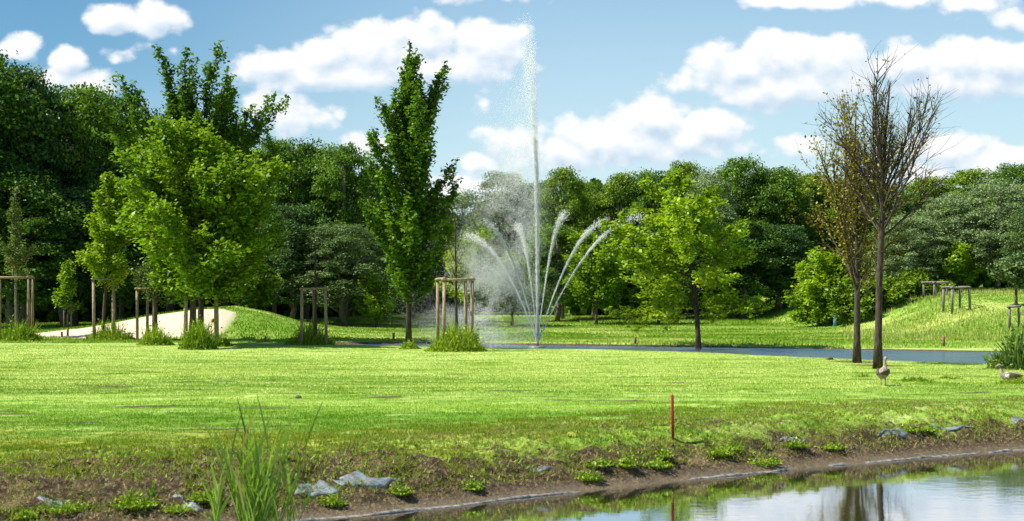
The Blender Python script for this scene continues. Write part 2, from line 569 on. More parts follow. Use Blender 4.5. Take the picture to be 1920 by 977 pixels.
M = {}
M['hornbeam'] = leaf_mat("leaf_hornbeam", (0.018, 0.062, 0.007), (0.165, 0.310, 0.018), 0.32)
M['maple'] = leaf_mat("leaf_maple", (0.045, 0.125, 0.007), (0.290, 0.450, 0.018), 0.36, pale=(0.34, 0.44, 0.05))
M['yellowgreen'] = leaf_mat("leaf_yellowgreen", (0.080, 0.180, 0.008), (0.350, 0.500, 0.020), 0.40, pale=(0.42, 0.46, 0.05))
M['woodland'] = leaf_mat("leaf_woodland", (0.016, 0.052, 0.009), (0.105, 0.210, 0.022), 0.25)
M['woodland_b'] = leaf_mat("leaf_woodland_light", (0.026, 0.075, 0.012), (0.155, 0.285, 0.024), 0.28)
M['woodland_c'] = leaf_mat("leaf_woodland_yellow", (0.040, 0.095, 0.010), (0.235, 0.360, 0.024), 0.28)
M['woodland_d'] = leaf_mat("leaf_woodland_blueish", (0.022, 0.060, 0.022), (0.100, 0.190, 0.045), 0.25)
M['greyleaf'] = leaf_mat("leaf_grey_green", (0.035, 0.075, 0.020), (0.180, 0.265, 0.095), 0.25)
M['willow'] = leaf_mat("leaf_willow", (0.075, 0.135, 0.045), (0.320, 0.410, 0.190), 0.25, tint=(1.1, 1.1, 0.7))
M['rust'] = leaf_mat("leaf_rusty", (0.13, 0.065, 0.012), (0.26, 0.27, 0.030), 0.30, pale=(0.24, 0.36, 0.04))
M['sapling'] = leaf_mat("leaf_sapling", (0.060, 0.105, 0.030), (0.20, 0.27, 0.075), 0.30, pale=(0.30, 0.20, 0.10))
M['blade'] = leaf_mat("grass_blades", (0.88, 0.90, 0.85), (1.18, 1.14, 1.2), 0.25, 0.0, lawn=True, tint=(1.1, 1.1, 0.6))
M['bankturf'] = leaf_mat("bank_turf", (0.09, 0.14, 0.012), (0.33, 0.38, 0.05), 0.3, 0.0)
M['weed'] = leaf_mat("weed_leaves", (0.060, 0.155, 0.008), (0.33, 0.46, 0.030), 0.35, pale=(0.46, 0.52, 0.09))
M['reed'] = leaf_mat("reed_leaves", (0.075, 0.180, 0.008), (0.27, 0.42, 0.035), 0.35, 0.03)
M['reed_dry'] = leaf_mat("dry_reed_leaves", (0.20, 0.19, 0.05), (0.42, 0.38, 0.14), 0.3)
M['straw'] = leaf_mat("dry_stalks", (0.16, 0.11, 0.05), (0.50, 0.42, 0.20), 0.2, 0.02, tint=(1, 1, 0.8))
M['meadow'] = leaf_mat("meadow_stalks", (0.20, 0.30, 0.04), (0.48, 0.52, 0.16), 0.3, 0.02)
M['marsh'] = leaf_mat("marsh_leaves", (0.06, 0.15, 0.02), (0.30, 0.42, 0.10), 0.35)
M['bark'] = plain_mat("bark_brown", (0.045, 0.032, 0.022), (0.13, 0.095, 0.062), 9, 0.9, (3, 3, 0.7), 0.7)
M['bark_grey'] = plain_mat("bark_grey", (0.10, 0.085, 0.07), (0.24, 0.21, 0.17), 9, 0.9, (3, 3, 0.7), 0.6)
M['bark_dark'] = plain_mat("bark_dark", (0.018, 0.014, 0.010), (0.060, 0.045, 0.032), 9, 0.9, (3, 3, 0.7), 0.7)
M['twig'] = plain_mat("twig_brown", (0.022, 0.016, 0.012), (0.085, 0.064, 0.048), 9, 0.9, (3, 3, 0.7), 0.3)
M['wood'] = plain_mat("weathered_round_wood", (0.15, 0.105, 0.065), (0.38, 0.29, 0.19), 7, 0.85, (5, 5, 0.8), 0.5)
M['wood_grey'] = plain_mat("greyed_round_wood", (0.10, 0.085, 0.075), (0.26, 0.22, 0.19), 7, 0.85, (5, 5, 0.8), 0.5)
M['red'] = plain_mat("dark_red_paint", (0.21, 0.006, 0.006), (0.30, 0.012, 0.010), 12, 0.5, (1, 1, 1), 0.1, 0.4)
M['redplastic'] = plain_mat("red_plastic", (0.55, 0.02, 0.02), (0.65, 0.04, 0.03), 12, 0.5, (1, 1, 1), 0.1, 0.4)
M['blue'] = plain_mat("blue_paint", (0.05, 0.16, 0.42), (0.09, 0.24, 0.52), 12, 0.5, (1, 1, 1), 0.1, 0.4)
M['rustpost'] = plain_mat("reddish_brown_wood", (0.15, 0.075, 0.04), (0.27, 0.15, 0.085), 12, 0.8, (1, 1, 1), 0.2)
M['liner'] = plain_mat("grey_pond_liner", (0.10, 0.125, 0.135), (0.20, 0.24, 0.255), 9, 0.6, (1, 1, 1), 0.6, 0.4)
lm = M['liner'].node_tree
LT = NT(lm)
pb = [n_ for n_ in lm.nodes if n_.type == 'BSDF_PRINCIPLED'][0]
src = pb.inputs['Base Color'].links[0].from_socket
gp = LT.new('ShaderNodeNewGeometry')
dirt = LT.ramp(LT.noise(gp.outputs['Position'], 11.0, 5, 0.7), 0.50, 0.62)
LT.link(LT.mix(LT.math('MULTIPLY', dirt, 0.8), src, (0.10, 0.075, 0.045)), pb.inputs['Base Color'])
M['edge'] = plain_mat("silty_liner_edge", (0.055, 0.045, 0.032), (0.25, 0.24, 0.22), 16, 0.6, (1, 1, 1), 0.6, 0.5)
M['metal'] = plain_mat("dull_steel", (0.16, 0.17, 0.18), (0.28, 0.29, 0.30), 12, 0.4, (1, 1, 1), 0.1, 0.6)
M['strap'] = plain_mat("black_rubber_strap", (0.02, 0.02, 0.02), (0.04, 0.04, 0.04), 12, 0.7, (1, 1, 1), 0.1)
M['stone'] = plain_mat("dark_stone", (0.06, 0.05, 0.04), (0.15, 0.12, 0.10), 12, 0.9, (1, 1, 1), 0.4)


# water surfaces
def water_mat(name, deep, refl, sc, bumpst, rough, stretch, bdist=0.02):
    m, T, out = new_mat(name)
    geo = T.new('ShaderNodeNewGeometry')
    mp = T.mapping(geo.outputs['Position'], stretch)
    n = T.math('ADD', T.noise(mp, sc, 4, 0.6), T.math('MULTIPLY', T.noise(mp, sc * 0.13, 2, 0.5), 2.0))
    bp = T.new('ShaderNodeBump'); bp.inputs['Strength'].default_value = bumpst; bp.inputs['Distance'].default_value = bdist
    T.link(n, bp.inputs['Height'])
    gl = T.new('ShaderNodeBsdfGlossy'); gl.inputs['Roughness'].default_value = rough
    gl.inputs[0].default_value = (0.96, 0.98, 1.0, 1)
    T.link(bp.outputs[0], gl.inputs['Normal'])
    df = T.new('ShaderNodeBsdfDiffuse')
    df.inputs[0].default_value = (*deep, 1)
    fr = T.new('ShaderNodeFresnel'); fr.inputs[0].default_value = 1.7
    fac = T.ramp(fr.outputs[0], 0.0, 0.5, refl * 0.45, refl, smooth=False)
    mx = T.new('ShaderNodeMixShader'); T.link(fac, mx.inputs[0])
    T.link(df.outputs[0], mx.inputs[1]); T.link(gl.outputs[0], mx.inputs[2])
    T.link(mx.outputs[0], out.inputs[0])
    return m


M['pond'] = water_mat("calm_pond_water", (0.035, 0.032, 0.015), 0.86, 5.0, 0.035, 0.025, (1.0, 1.6, 1))
M['far_pond'] = water_mat("rippled_pond_water", (0.03, 0.07, 0.11), 0.85, 2.2, 1.0, 0.19, (0.7, 1.6, 1), 0.16)

# drops
m_drop, T, out = new_mat("white_water_drops")
df = T.new('ShaderNodeBsdfDiffuse'); df.inputs[0].default_value = (0.52, 0.525, 0.53, 1)
tr = T.new('ShaderNodeBsdfTranslucent'); tr.inputs[0].default_value = (0.465, 0.47, 0.47, 1)
mx = T.new('ShaderNodeAddShader')
T.link(df.outputs[0], mx.inputs[0]); T.link(tr.outputs[0], mx.inputs[1]); T.link(mx.outputs[0], out.inputs[0])
M['drop'] = m_drop


# ------------------------------------------------------------------ ground sheet
def axis(parts):
    out = []
    for a, b, st in parts:
        out.append(np.arange(a, b, st))
    return np.concatenate(out)


def stretch_out(a, lim, st):
    v = []; x = a
    while abs(x) < lim:
        v.append(x); x += st; st *= 1.22
    v.append(math.copysign(lim, x))
    return np.array(v)


gx = np.concatenate([stretch_out(-30.5, 1500, -1.0)[::-1], np.arange(-30, -9, 0.25), np.arange(-9, 11, 0.07), np.arange(11, 34, 0.25),
                     stretch_out(34, 1500, 1.0)])
gy = np.concatenate([stretch_out(-2.5, 300, -0.5)[::-1], np.arange(-2, 11, 0.3), np.arange(11, 22, 0.05), np.arange(22, 36, 0.2),
                     np.arange(36, 66, 0.16), np.arange(66, 100, 0.4), stretch_out(100, 2500, 0.8)])
GX, GY = np.meshgrid(gx, gy)
GZ = ground(GX, GY)
nx, ny = len(gx), len(gy)
idx = np.arange(nx * ny).reshape(ny, nx)
quads = np.stack([idx[:-1, :-1], idx[:-1, 1:], idx[1:, 1:], idx[1:, :-1]], -1).reshape(-1, 4)


def soil_amount(X, Y):
    s = Y - near_shore(X)
    wid = 1.0 + 1.7 * sm(-X, -0.6, 4.0)
    a = 1 - sm(s, wid * 0.45, wid * 1.35)
    a = a * np.clip(1.15 - 0.62 * sm(fbm(X * 3.3 + 2, Y * 5.0 + 7, 4, 0.65), 0.42, 0.60) * sm(s, 0.25, 0.7), 0, 1)
    # scattered worn patches in the turf
    p = fbm(X * 0.55 + 60, Y * 2.2 + 60, 4, 0.6)
    a = np.maximum(a, 0.55 * sm(p, 0.62, 0.72) * (1 - sm(Y, 26, 45)))
    fns = np.interp(X, FNS[:, 0], FNS[:, 1]); ffs = np.interp(X, FFS[:, 0], FFS[:, 1])
    a = np.maximum(a, 0.80 * (1 - sm(np.abs(Y - ffs + 0.1), 0.4, 1.1)) * (X > -8))
    a = np.maximum(a, 0.55 * sm(Y, 72, 80) * sm(-X, 8, 12))
    for tx, ty in ((6.25, 47.1), (9.6, 39.2), (9.45, 36.3)):
        a = np.maximum(a, 0.95 * np.exp(-(((X - tx) / 0.7) ** 2 + ((Y - ty) / 0.9) ** 2)))
    return np.clip(a, 0, 1)


soil = soil_amount(GX, GY)
sN = GY - near_shore(GX)
wet = (1 - sm(sN, 0.10, 0.42)) * (sN > -6)
wet = np.where(GY < 30, wet, 0)
sand = sand_mask(GX, GY)
me = raw_mesh("ground", np.stack([GX, GY, GZ], -1).reshape(-1, 3), quads, m_ground,
              {'soil': ('POINT', soil.ravel()), 'sand': ('POINT', sand.ravel()), 'wet': ('POINT', wet.ravel())}, smooth=True)
tag(mobj("ground", me), "sunlit green golf course lawn with bare soil at the pond bank", kind='structure')


def water_sheet(name, X0, X1, Y0, Y1, z, mat, label):
    v = [(X0, Y0, z), (X1, Y0, z), (X1, Y1, z), (X0, Y1, z)]
    o = mobj(name, raw_mesh(name, v, np.array([[0, 1, 2, 3]]), mat))
    return tag(o, label, kind='structure')


water_sheet("pond_water", -55, 55, 2.0, 27, WN, M['pond'], "calm pond in the foreground mirroring sky and trees")
water_sheet("far_pond_water", -9.5, 55, 29, 56.5, WF, M['far_pond'], "rippled blue water of the pond behind the lawn")

# ------------------------------------------------------------------ grass
rng = np.random.RandomState(11)


def blades(name, X, Y, h, w, mat, label, z=None, var=None, lean=0.35, two=False):
    n = len(X)
    if z is None: z = ground(X, Y)
    az = rng.rand(n) * 2 * math.pi
    ln = lean * rng.rand(n) * h
    la = rng.rand(n) * 2 * math.pi
    base = np.stack([X, Y, z - 0.01], 1)
    side = np.stack([np.cos(az), np.sin(az), 0 * az], 1) * (w / 2)[:, None]
    tip = base + np.stack([np.cos(la) * ln, np.sin(la) * ln, h + 0.01], 1)
    v = np.stack([base - side, base + side, tip], 1).reshape(-1, 3)
    f = np.arange(n * 3).reshape(-1, 3)
    if var is None: var = rng.rand(n)
    return tag(mobj(name, raw_mesh(name, v, f, mat, {'var': ('FACE', var)})), label, 'grass', kind='stuff')


def scatter(n, y0, y1, p=1.0, margin=1.5):
    """random spots over the wedge of lawn in view, denser near the camera"""
    u = rng.rand(n)
    Y = y0 * (y1 / y0) ** u if p == 1 else y0 + (y1 - y0) * u
    X = (rng.rand(n) * 2 - 1) * (0.375 * Y + margin)
    return X, Y


# near turf
X, Y = scatter(520000, 12.3, 24)
s = Y - near_shore(X)
keep = (s > 0.30) & (rng.rand(len(X)) > soil_amount(X, Y) * (0.2 + 1.9 * fbm(X * 2.2, Y * 3, 4, 0.6))) & (fbm(X * 3, Y * 3, 3) > 0.30)
X, Y = X[keep], Y[keep]
hh = (0.012 + 0.024 * rng.rand(len(X))) * (1 + 0.9 * (fbm(X * 0.8 + 9, Y * 1.2, 3) - 0.5))
blades("lawn_grass", X, Y, hh, 0.004 + 0.006 * rng.rand(len(X)), M['blade'], "short green grass of the lawn near the bank")
X, Y = scatter(420000, 24, 52)
fns = np.interp(X, FNS[:, 0], FNS[:, 1])
keep = (Y < fns - 0.35) & (rng.rand(len(X)) > soil_amount(X, Y))
X, Y = X[keep], Y[keep]
blades("lawn_grass", X, Y, 0.012 + 0.024 * rng.rand(len(X)), 0.012 + 0.014 * rng.rand(len(X)), M['blade'],
       "short green grass of the middle lawn")
# far lawns, rough at the foot of the woods and on the hill
X, Y = scatter(300000, 50, 98, p=0)
ffs = np.interp(X, FFS[:, 0], FFS[:, 1])
keep = (Y > ffs + 0.5) & (sand_mask(X, Y) < 0.2)
X, Y = X[keep], Y[keep]
rough = np.clip(sm(Y, 76, 84) * (X > 4) + 0.5 * sm(fbm(X * .2, Y * .3, 3), 0.5, 0.65), 0, 1)
blades("far_grass", X, Y, (0.02 + 0.05 * rng.rand(len(X))) * (1 + 1.6 * rough), 0.03 + 0.035 * rng.rand(len(X)), M['blade'],
       "rough grass on the lawns beyond the water")
# pale seed heads on the hill
n = 42000
Y = 56 + 24 * rng.rand(n); X = 14 + rng.rand(n) * 24
k = (fbm(X * 0.3, Y * 0.3 + 6, 4) > 0.46) & (X / Y > 0.235)
X, Y = X[k], Y[k]
blades("meadow_grass", X, Y, 0.10 + 0.14 * rng.rand(len(X)), 0.02 + 0.03 * rng.rand(len(X)), M['meadow'],
       "long pale meadow grass going to seed on the hill")
n = 420000
Y = 12.0 + 10 * rng.rand(n); X = (rng.rand(n) * 2 - 1) * (0.375 * Y + 1.5)
s = Y - near_shore(X)
lump = fbm(X * 3.6 + 5, Y * 5.0 + 30, 4, 0.65)
k = (s > 0.45) & (s < 4.6) & (lump > 0.545 - 0.10 * sm(s, 0.6, 2.4) + 0.03 * rng.rand(n))
X, Y = X[k], Y[k]
blades("bank_turf", X, Y, 0.014 + 0.030 * rng.rand(len(X)), 0.006 + 0.010 * rng.rand(len(X)), M['bankturf'],
       "yellowish tufts of turf scattered over the broken soil", lean=1.2)
# bank cover: low weeds and dead stalks
n = 260000
Y = 12.0 + 11 * rng.rand(n); X = (rng.rand(n) * 2 - 1) * (0.375 * Y + 1.5)
s = Y - near_shore(X)
lump = fbm(X * 1.6 + 21, Y * 2.4 + 3, 4, 0.6)
k = (s > 0.45) & (s < 3.6) & (lump > 0.47 + 0.10 * rng.rand(n))
Xk, Yk = X[k], Y[k]
blades("bank_weeds", Xk, Yk, 0.012 + 0.035 * rng.rand(len(Xk)) ** 2, 0.010 + 0.016 * rng.rand(len(Xk)), M['weed'],
       "low green weeds creeping over the soil bank", lean=1.6)
n = 170000
Y = 12.0 + 11 * rng.rand(n); X = (rng.rand(n) * 2 - 1) * (0.375 * Y + 1.5)
s = Y - near_shore(X)
k = (s > 0.35) & (s < 3.4) & (fbm(X * 1.1 + 71, Y * 1.9 + 33, 4, 0.6) > 0.46)
Xk, Yk = X[k], Y[k]
blades("dead_grass", Xk, Yk, 0.015 + 0.04 * rng.rand(len(Xk)), 0.004 + 0.007 * rng.rand(len(Xk)), M['straw'],
       "dry straw coloured stalks lying on the bank", lean=2.6)


# ------------------------------------------------------------------ trees
def unit(v):
    return v / (np.linalg.norm(v, axis=-1, keepdims=True) + 1e-9)


def leaf_mesh(name, P, size, mat, r, var=None, upbias=0.5, aspect=0.55, out=None, along=None):
    n = len(P)
    nr = r.normal(size=(n, 3)); nr[:, 2] = np.abs(nr[:, 2]) + upbias
    if out is not None: nr = nr + out
    nr = unit(nr)
    a = r.normal(size=(n, 3))
    if along is not None: a = a * 0.6 + along
    a = unit(a - nr * np.sum(a * nr, 1)[:, None])
    b = np.cross(nr, a)
    s = (size * (0.65 + 0.7 * r.rand(n)))[:, None]
    v = np.stack([P - a * s * .5, P + b * s * aspect * .5 + nr * s * 0.06, P + a * s * .5, P - b * s * aspect * .5 + nr * s * 0.06], 1).reshape(-1, 3)
    f = np.arange(4 * n).reshape(-1, 4)
    if var is None: var = r.rand(n)
    return raw_mesh(name, v, f, mat, {'var': ('FACE', np.clip(var, 0, 1))})


def curve_branch(r, p0, d0, L, up, n=6, wig=0.10):
    """polyline growing from p0 along d0, bending by `up` towards the sky"""
    pts = [np.array(p0, float)]
    d = np.array(d0, float); st = L / (n - 1)
    for i in range(n - 1):
        d = d + np.array([0, 0, up / (n - 1)]) + r.normal(size=3) * wig
        d /= np.linalg.norm(d)
        pts.append(pts[-1] + d * st)
    return np.array(pts)


def resample(pts, k):
    t = np.linspace(0, len(pts) - 1, k)
    i = np.minimum(t.astype(int), len(pts) - 2); f = (t - i)[:, None]
    return pts[i] * (1 - f) + pts[i + 1] * f


def grow_tree(seed, H, bole, prof, n1=34, ang=(65, 22), up=0.5, r0=0.10, n2=5, sub=0.42, nleaf=26000, jit=0.16, leaf=0.10,
              stems=None, lean=(0, 0), twigs=0, tip_density=1.0, wild=0.25, inner=0.15, azw=None, sub_ang=0.8, hspan=0.95, W=None):
    """returns (wood MB, leaf points, leaf clump value, leaf direction)"""
    r = np.random.RandomState(seed)
    mb = MB()
    nT = 12
    tt = np.linspace(0, 1, nT)
    wob = np.cumsum(r.normal(size=(nT, 2)) * 0.012 * H / nT * 2.2, 0)
    trunk = np.stack([lean[0] * tt ** 1.3 + wob[:, 0] * tt, lean[1] * tt + wob[:, 1] * tt, tt * H * 0.96], 1)
    trad = r0 * (1 - tt) ** 0.85 + 0.012
    trad[0] *= 1.35
    mb.tube(trunk, trad, 9)
    carr = []   # (polyline, start fraction, weight, clump value)
    carr.append((trunk[int(nT * 0.55):], 0.0, 0.8, r.rand()))
    for i in range(n1):
        t = (i + r.rand() * 0.9) / n1
        h = bole + (H * hspan - bole) * t ** 1.05
        f = h / (H * 0.96) * (nT - 1); k = min(int(f), nT - 2)
        p0 = trunk[k] + (trunk[k + 1] - trunk[k]) * (f - k)
        az = i * 2.39996 + r.normal() * 0.35
        a = math.radians(ang[0] + (ang[1] - ang[0]) * t + r.normal() * 7)
        R = prof(t)
        if azw is not None: R *= azw(az, t)
        L = R / max(math.sin(a), 0.35) * (1 - wild + 2 * wild * r.rand())
        L = min(L, (H * (0.72 + 0.32 * r.rand()) - h) / max(0.3, math.cos(a * .6)) + 0.3)
        if L < 0.15: continue
        d0 = np.array([math.cos(az) * math.sin(a), math.sin(az) * math.sin(a), math.cos(a)])
        br = curve_branch(r, p0, d0, L, up, 7, 0.07)
        rb = max(0.008, min(trad[k] * 0.5, 0.007 + 0.009 * L))
        mb.tube(br, np.linspace(rb, 0.004, 7), 5, caps=False)
        cv = r.rand()
        carr.append((br, inner, 1.0, cv))
        m = max(2, int(n2 * (0.5 + L * 0.5)))
        for j in range(m):
            fb = 0.2 + 0.75 * (j + r.rand()) / m
            q = resample(br, 20); kk = int(fb * 18)
            dd = unit(q[kk + 1] - q[kk])
            side = unit(np.cross(dd, r.normal(size=3)))
            d1 = unit(dd + side * sub_ang)
            L2 = L * sub * (1.1 - fb * 0.7) * (0.6 + 0.8 * r.rand())
            if L2 < 0.1: continue
            sb = curve_branch(r, q[kk], d1, L2, up * 0.8, 5, 0.10)
            mb.tube(sb, np.linspace(max(0.005, rb * 0.45), 0.003, 5), 4, caps=False)
            cv2 = 0.5 * cv + 0.5 * r.rand()
            carr.append((sb, 0.1, 1.0, cv2))
            for _ in range(twigs):
                q2 = resample(sb, 12); k2 = r.randint(2, 11)
                d2 = unit(unit(q2[k2] - q2[k2 - 1]) + unit(r.normal(size=3)) * 0.75)
                tw = curve_branch(r, q2[k2], d2, L2 * (0.35 + 0.5 * r.rand()) + 0.15, up, 4, 0.10)
                mb.tube(tw, np.linspace(0.0055, 0.002, 4), 3, caps=False)
                carr.append((tw, 0.0, 0.8, cv2))
    lens = np.array([np.sum(np.linalg.norm(np.diff(c[0], axis=0), axis=1)) * c[2] for c in carr])
    cnt = r.multinomial(nleaf, lens / lens.sum()) if nleaf else [0] * len(carr)
    P = []; V = []; D = []
    for (pl, f0, w, cv), c in zip(carr, cnt):
        if c == 0: continue
        u = f0 + (1 - f0) * r.rand(c) ** (1.0 / tip_density)
        q = resample(pl, 16)
        k = np.minimum((u * 15).astype(int), 14)
        fr = (u * 15 - k)[:, None]
        p = q[k] * (1 - fr) + q[k + 1] * fr
        P.append(p + r.normal(size=(c, 3)) * jit * (1.15 - 0.55 * u)[:, None])
        V.append(0.5 * cv + 0.5 * r.rand(c)); D.append(unit(q[k + 1] - q[k]))
    if P:
        P = np.concatenate(P)
        ref = P if len(P) > 1500 else np.concatenate(mb.v)
        kz = (H - bole) / (np.percentile(ref[:, 2], 99.9) - bole)
        kx = 1.0
        if W is not None:
            kx = W / (np.percentile(ref[:, 0], 99.7) - np.percentile(ref[:, 0], 0.3))

        def fit(q):
            q = q.copy(); up_ = q[:, 2] > bole
            q[:, 2] = np.where(up_, bole + (q[:, 2] - bole) * kz, q[:, 2])
            f_ = 1 + (kx - 1) * np.clip((q[:, 2] - bole * 0.8) / 0.6, 0, 1)
            q[:, 0] *= f_; q[:, 1] *= f_
            return q
        mb.v = [fit(q) for q in mb.v]
        return mb, fit(P), np.concatenate(V), np.concatenate(D)
    return mb, np.zeros((0, 3)), np.zeros(0), np.zeros((0, 3))


def tree(name, label, loc, mat, bark, seed, leafsize=0.10, group=None, cat='tree', rz=0.0, upb=0.9, **kw):
    t = thing(name, label, cat, loc, rz, group)
    mb, P, V, D = grow_tree(seed, **kw)
    mb.build('trunk', bark, t)
    if len(P):
        r = np.random.RandomState(seed + 500)
        mobj('crown', leaf_mesh('crown', P, leafsize, mat, r, V, along=D, upbias=upb, aspect=0.62), t)
    return t


def prof_pts(*pts):
    xs = [p[0] for p in pts]; ys = [p[1] for p in pts]
    return lambda t: float(np.interp(t, xs, ys))


# --- woodland trees: lumpy full crowns, a handful of shapes reused
def wood_shape(seed, H=12.0, R=3.4, base=1.2, nl=20000, leaf=0.30, nclump=95, lump=0.85):
    r = np.random.RandomState(seed)
    mb = MB()
    tt = np.linspace(0, 1, 8)
    trunk = np.stack([np.cumsum(r.normal(size=8) * .08), np.cumsum(r.normal(size=8) * .08), tt * H * 0.85], 1)
    trunk[0, :2] = 0
    mb.tube(trunk, 0.22 * (1 - tt) + 0.04, 8)
    C = []
    Rz = (H - base) / 2
    for i in range(nclump):
        t = (i + 0.5) / nclump
        zz = 1 - 1.9 * t
        az = i * 2.39996 + r.normal() * .3
        rad = math.sqrt(max(0.02, 1 - zz * zz)) * (0.72 + 0.38 * r.rand())
        if zz < 0: rad = rad * 0.6 + 0.42
        C.append((R * rad * math.cos(az), R * rad * math.sin(az), base + Rz + Rz * zz * (0.86 + 0.16 * r.rand())))
    for i in range(nclump // 3):
        q = unit(r.normal(size=3)) * r.rand() ** 0.5 * 0.6
        C.append((R * q[0], R * q[1], base + Rz + Rz * q[2]))
    C = np.array(C)
    for i in range(0, len(C), 4):
        k = max(1, min(6, int(C[i, 2] / H * 6)))
        mid = (trunk[k] + C[i]) / 2 + np.array([0, 0, 0.3])
        mb.tube([trunk[k], mid, C[i]], [0.08, 0.05, 0.02], 5, caps=False)
    per = nl // len(C)
    P = []; V = []; O = []
    for i_, c0 in enumerate(C):
        rr = lump * (0.5 + 0.95 * r.rand() ** 1.4)
        d = unit(r.normal(size=(per, 3)))
        d[:, 2] = np.where(d[:, 2] < -0.35, -d[:, 2], d[:, 2])
        rad = rr * (0.15 + 1.05 * r.rand(per) ** 0.75) * (0.75 + 0.5 * vnoise(d[:, 0] * 2.2 + i_, d[:, 2] * 2.2 + d[:, 1] * 1.7))
        P.append(c0 + d * rad[:, None] * np.array([1.15, 1.15, 0.8]))
        V.append(0.45 * r.rand() + 0.55 * r.rand(per)); O.append(d * 0.35)
    P = np.concatenate(P); V = np.concatenate(V); O = np.concatenate(O)
    P[:, 2] = np.maximum(P[:, 2], 0.25)
    return mb, P, V, O


WOOD = {}
for key, (mat, leaf, lump, R) in {
    'a': ('woodland', 0.185, 0.95, 3.4), 'b': ('woodland_b', 0.18, 0.85, 3.3), 'c': ('woodland_c', 0.18, 0.80, 3.2),
    'd': ('woodland_d', 0.175, 0.75, 3.0), 'g': ('greyleaf', 0.15, 0.85, 3.2), 'w': ('willow', 0.15, 0.75, 3.2)}.items():
    mb, P, V, O = wood_shape(hash(key) % 7 + ord(key) * 3, R=R, lump=lump, nl=46000)
    WOOD[key] = (mb.mesh('trunk', M['bark_grey'], True),
                 leaf_mesh('crown', P, leaf, M[mat], np.random.RandomState(ord(key)), V, out=O, upbias=0.2, aspect=0.7))


def wood_tree(label, px, Y, top, wpx, kind, group=None, name='woodland_tree', sink=0.0, seed=0, cat='tree'):
    x, y, z = gpt(px, Y)
    h = zat(top, Y) - z
    t = thing(name, label, cat, (x, y, z - sink), (seed * 1.7 + px * 0.37) % 6.28, group)
    w = (wpx / F * Y) / 7.6 * 1.32
    for nm, me in zip(('trunk', 'crown'), WOOD[kind]):
        o = mobj(nm, me, t)
        o.scale = (w, w, h / 12.25)
    return t


GL = "woodland trees along the edge of the golf course"
WT = [
    # px, depth, top row, width px, kind, label
    (-60, 72, 95, 240, 'a', "tall dark woodland tree cut by the left picture edge"),
    (45, 74, 122, 190, 'd', "tall dark green woodland tree with pointed top at far left"),
    (140, 76, 156, 170, 'b', "round topped green woodland tree second from the left edge"),
    (228, 79, 178, 120, 'a', "dark woodland tree left behind the tall hornbeam"),
    (320, 80, 215, 170, 'a', "woodland tree hidden behind the bright maple"),
    (425, 80, 232, 150, 'd', "dark woodland tree behind the right side of the bright maple"),
    (515, 78, 258, 110, 'b', "lighter green woodland tree just right of the tall hornbeam"),
    (575, 80, 266, 120, 'a', "broad woodland tree above the bare staked sapling"),
    (645, 78, 268, 120, 'b', "domed woodland tree left of the lone central tree"),
    (705, 82, 318, 90, 'a', "dark woodland tree directly behind the lone central tree"),
    (20, 69, 330, 190, 'a', "lower dark tree standing in front of the wood at far left"),
    (120, 71, 350, 150, 'd', "low dark tree behind the small bright staked trees"),
    (215, 72, 340, 150, 'a', "shadowy tree behind the sand bunker"),
    (545, 74, 380, 130, 'd', "shadowy low tree behind the bare staked sapling"),
    (648, 73, 418, 150, 'g', "grey green bushy tree between the sapling and the lone tree"),
    (775, 84, 400, 120, 'b', "green bushy tree low behind the lone central tree"),
    (800, 112, 360, 120, 'g', "distant grey green tree right of the lone central tree"),
    (868, 114, 358, 100, 'w', "distant pale tree behind the left of the fountain spray"),
    (945, 112, 316, 110, 'g', "distant tall grey green tree seen through the fountain mist"),
    (1004, 114, 335, 80, 'g', "distant grey green tree directly behind the central jet"),
    (1055, 90, 312, 95, 'c', "bright topped woodland tree right beside the central jet"),
    (1112, 93, 342, 80, 'b', "short woodland tree behind the right hand jets"),
    (1165, 92, 322, 100, 'c', "round woodland tree above the outermost right jet"),
    (1225, 91, 318, 95, 'b', "woodland tree left behind the yellow green tree"),
    (1280, 92, 300, 90, 'c', "woodland tree whose top rises behind the yellow green tree"),
    (1325, 87, 318, 100, 'w', "pale silvery tree behind the yellow green tree"),
    (1385, 90, 294, 110, 'b', "tallest woodland tree right of the yellow green tree"),
    (1450, 90, 312, 110, 'b', "dark green woodland tree between yellow green and bare trees"),
    (1520, 93, 322, 110, 'c', "woodland tree left behind the bare trees"),
    (1590, 95, 332, 110, 'b', "woodland tree directly behind the bare trees"),
    (1665, 80, 350, 100, 'a', "lower woodland tree just right of the bare trees"),
    (1735, 84, 330, 110, 'c', "yellowish woodland tree at the top of the meadow hill"),
    (1815, 84, 316, 120, 'c', "round woodland tree on the skyline above the silvery willows"),
    (1900, 82, 306, 110, 'b', "woodland tree on the skyline at the right picture edge"),
    (1985, 78, 312, 130, 'a', "woodland tree cut by the right picture edge"),
    (1705, 76, 400, 120, 'w', "silvery willow on the hill right beside the bare trees"),
    (1790, 77, 362, 130, 'w', "broad silvery willow in the middle of the hill"),
    (1870, 76, 335, 130, 'w', "tall silvery willow near the right picture edge"),
    (1950, 73, 380, 120, 'g', "grey green willow cut by the right picture edge"),
    (1045, 86, 420, 110, 'b', "dark bushy tree low behind the central jet"),
    (1160, 88, 425, 130, 'a', "dark bushy tree low behind the right hand jets"),
    (1250, 87, 430, 130, 'a', "shadowy low tree behind the yellow green tree"),
    (1395, 86, 410, 120, 'a', "shadowy low tree right of the yellow green tree"),
    (1465, 86, 420, 110, 'd', "dark low tree beside the light green bush"),
]
for i, (px, Y, top, wpx, kind, lab) in enumerate(WT):
    wood_tree(lab, px, Y, top, wpx, kind, GL, seed=i)

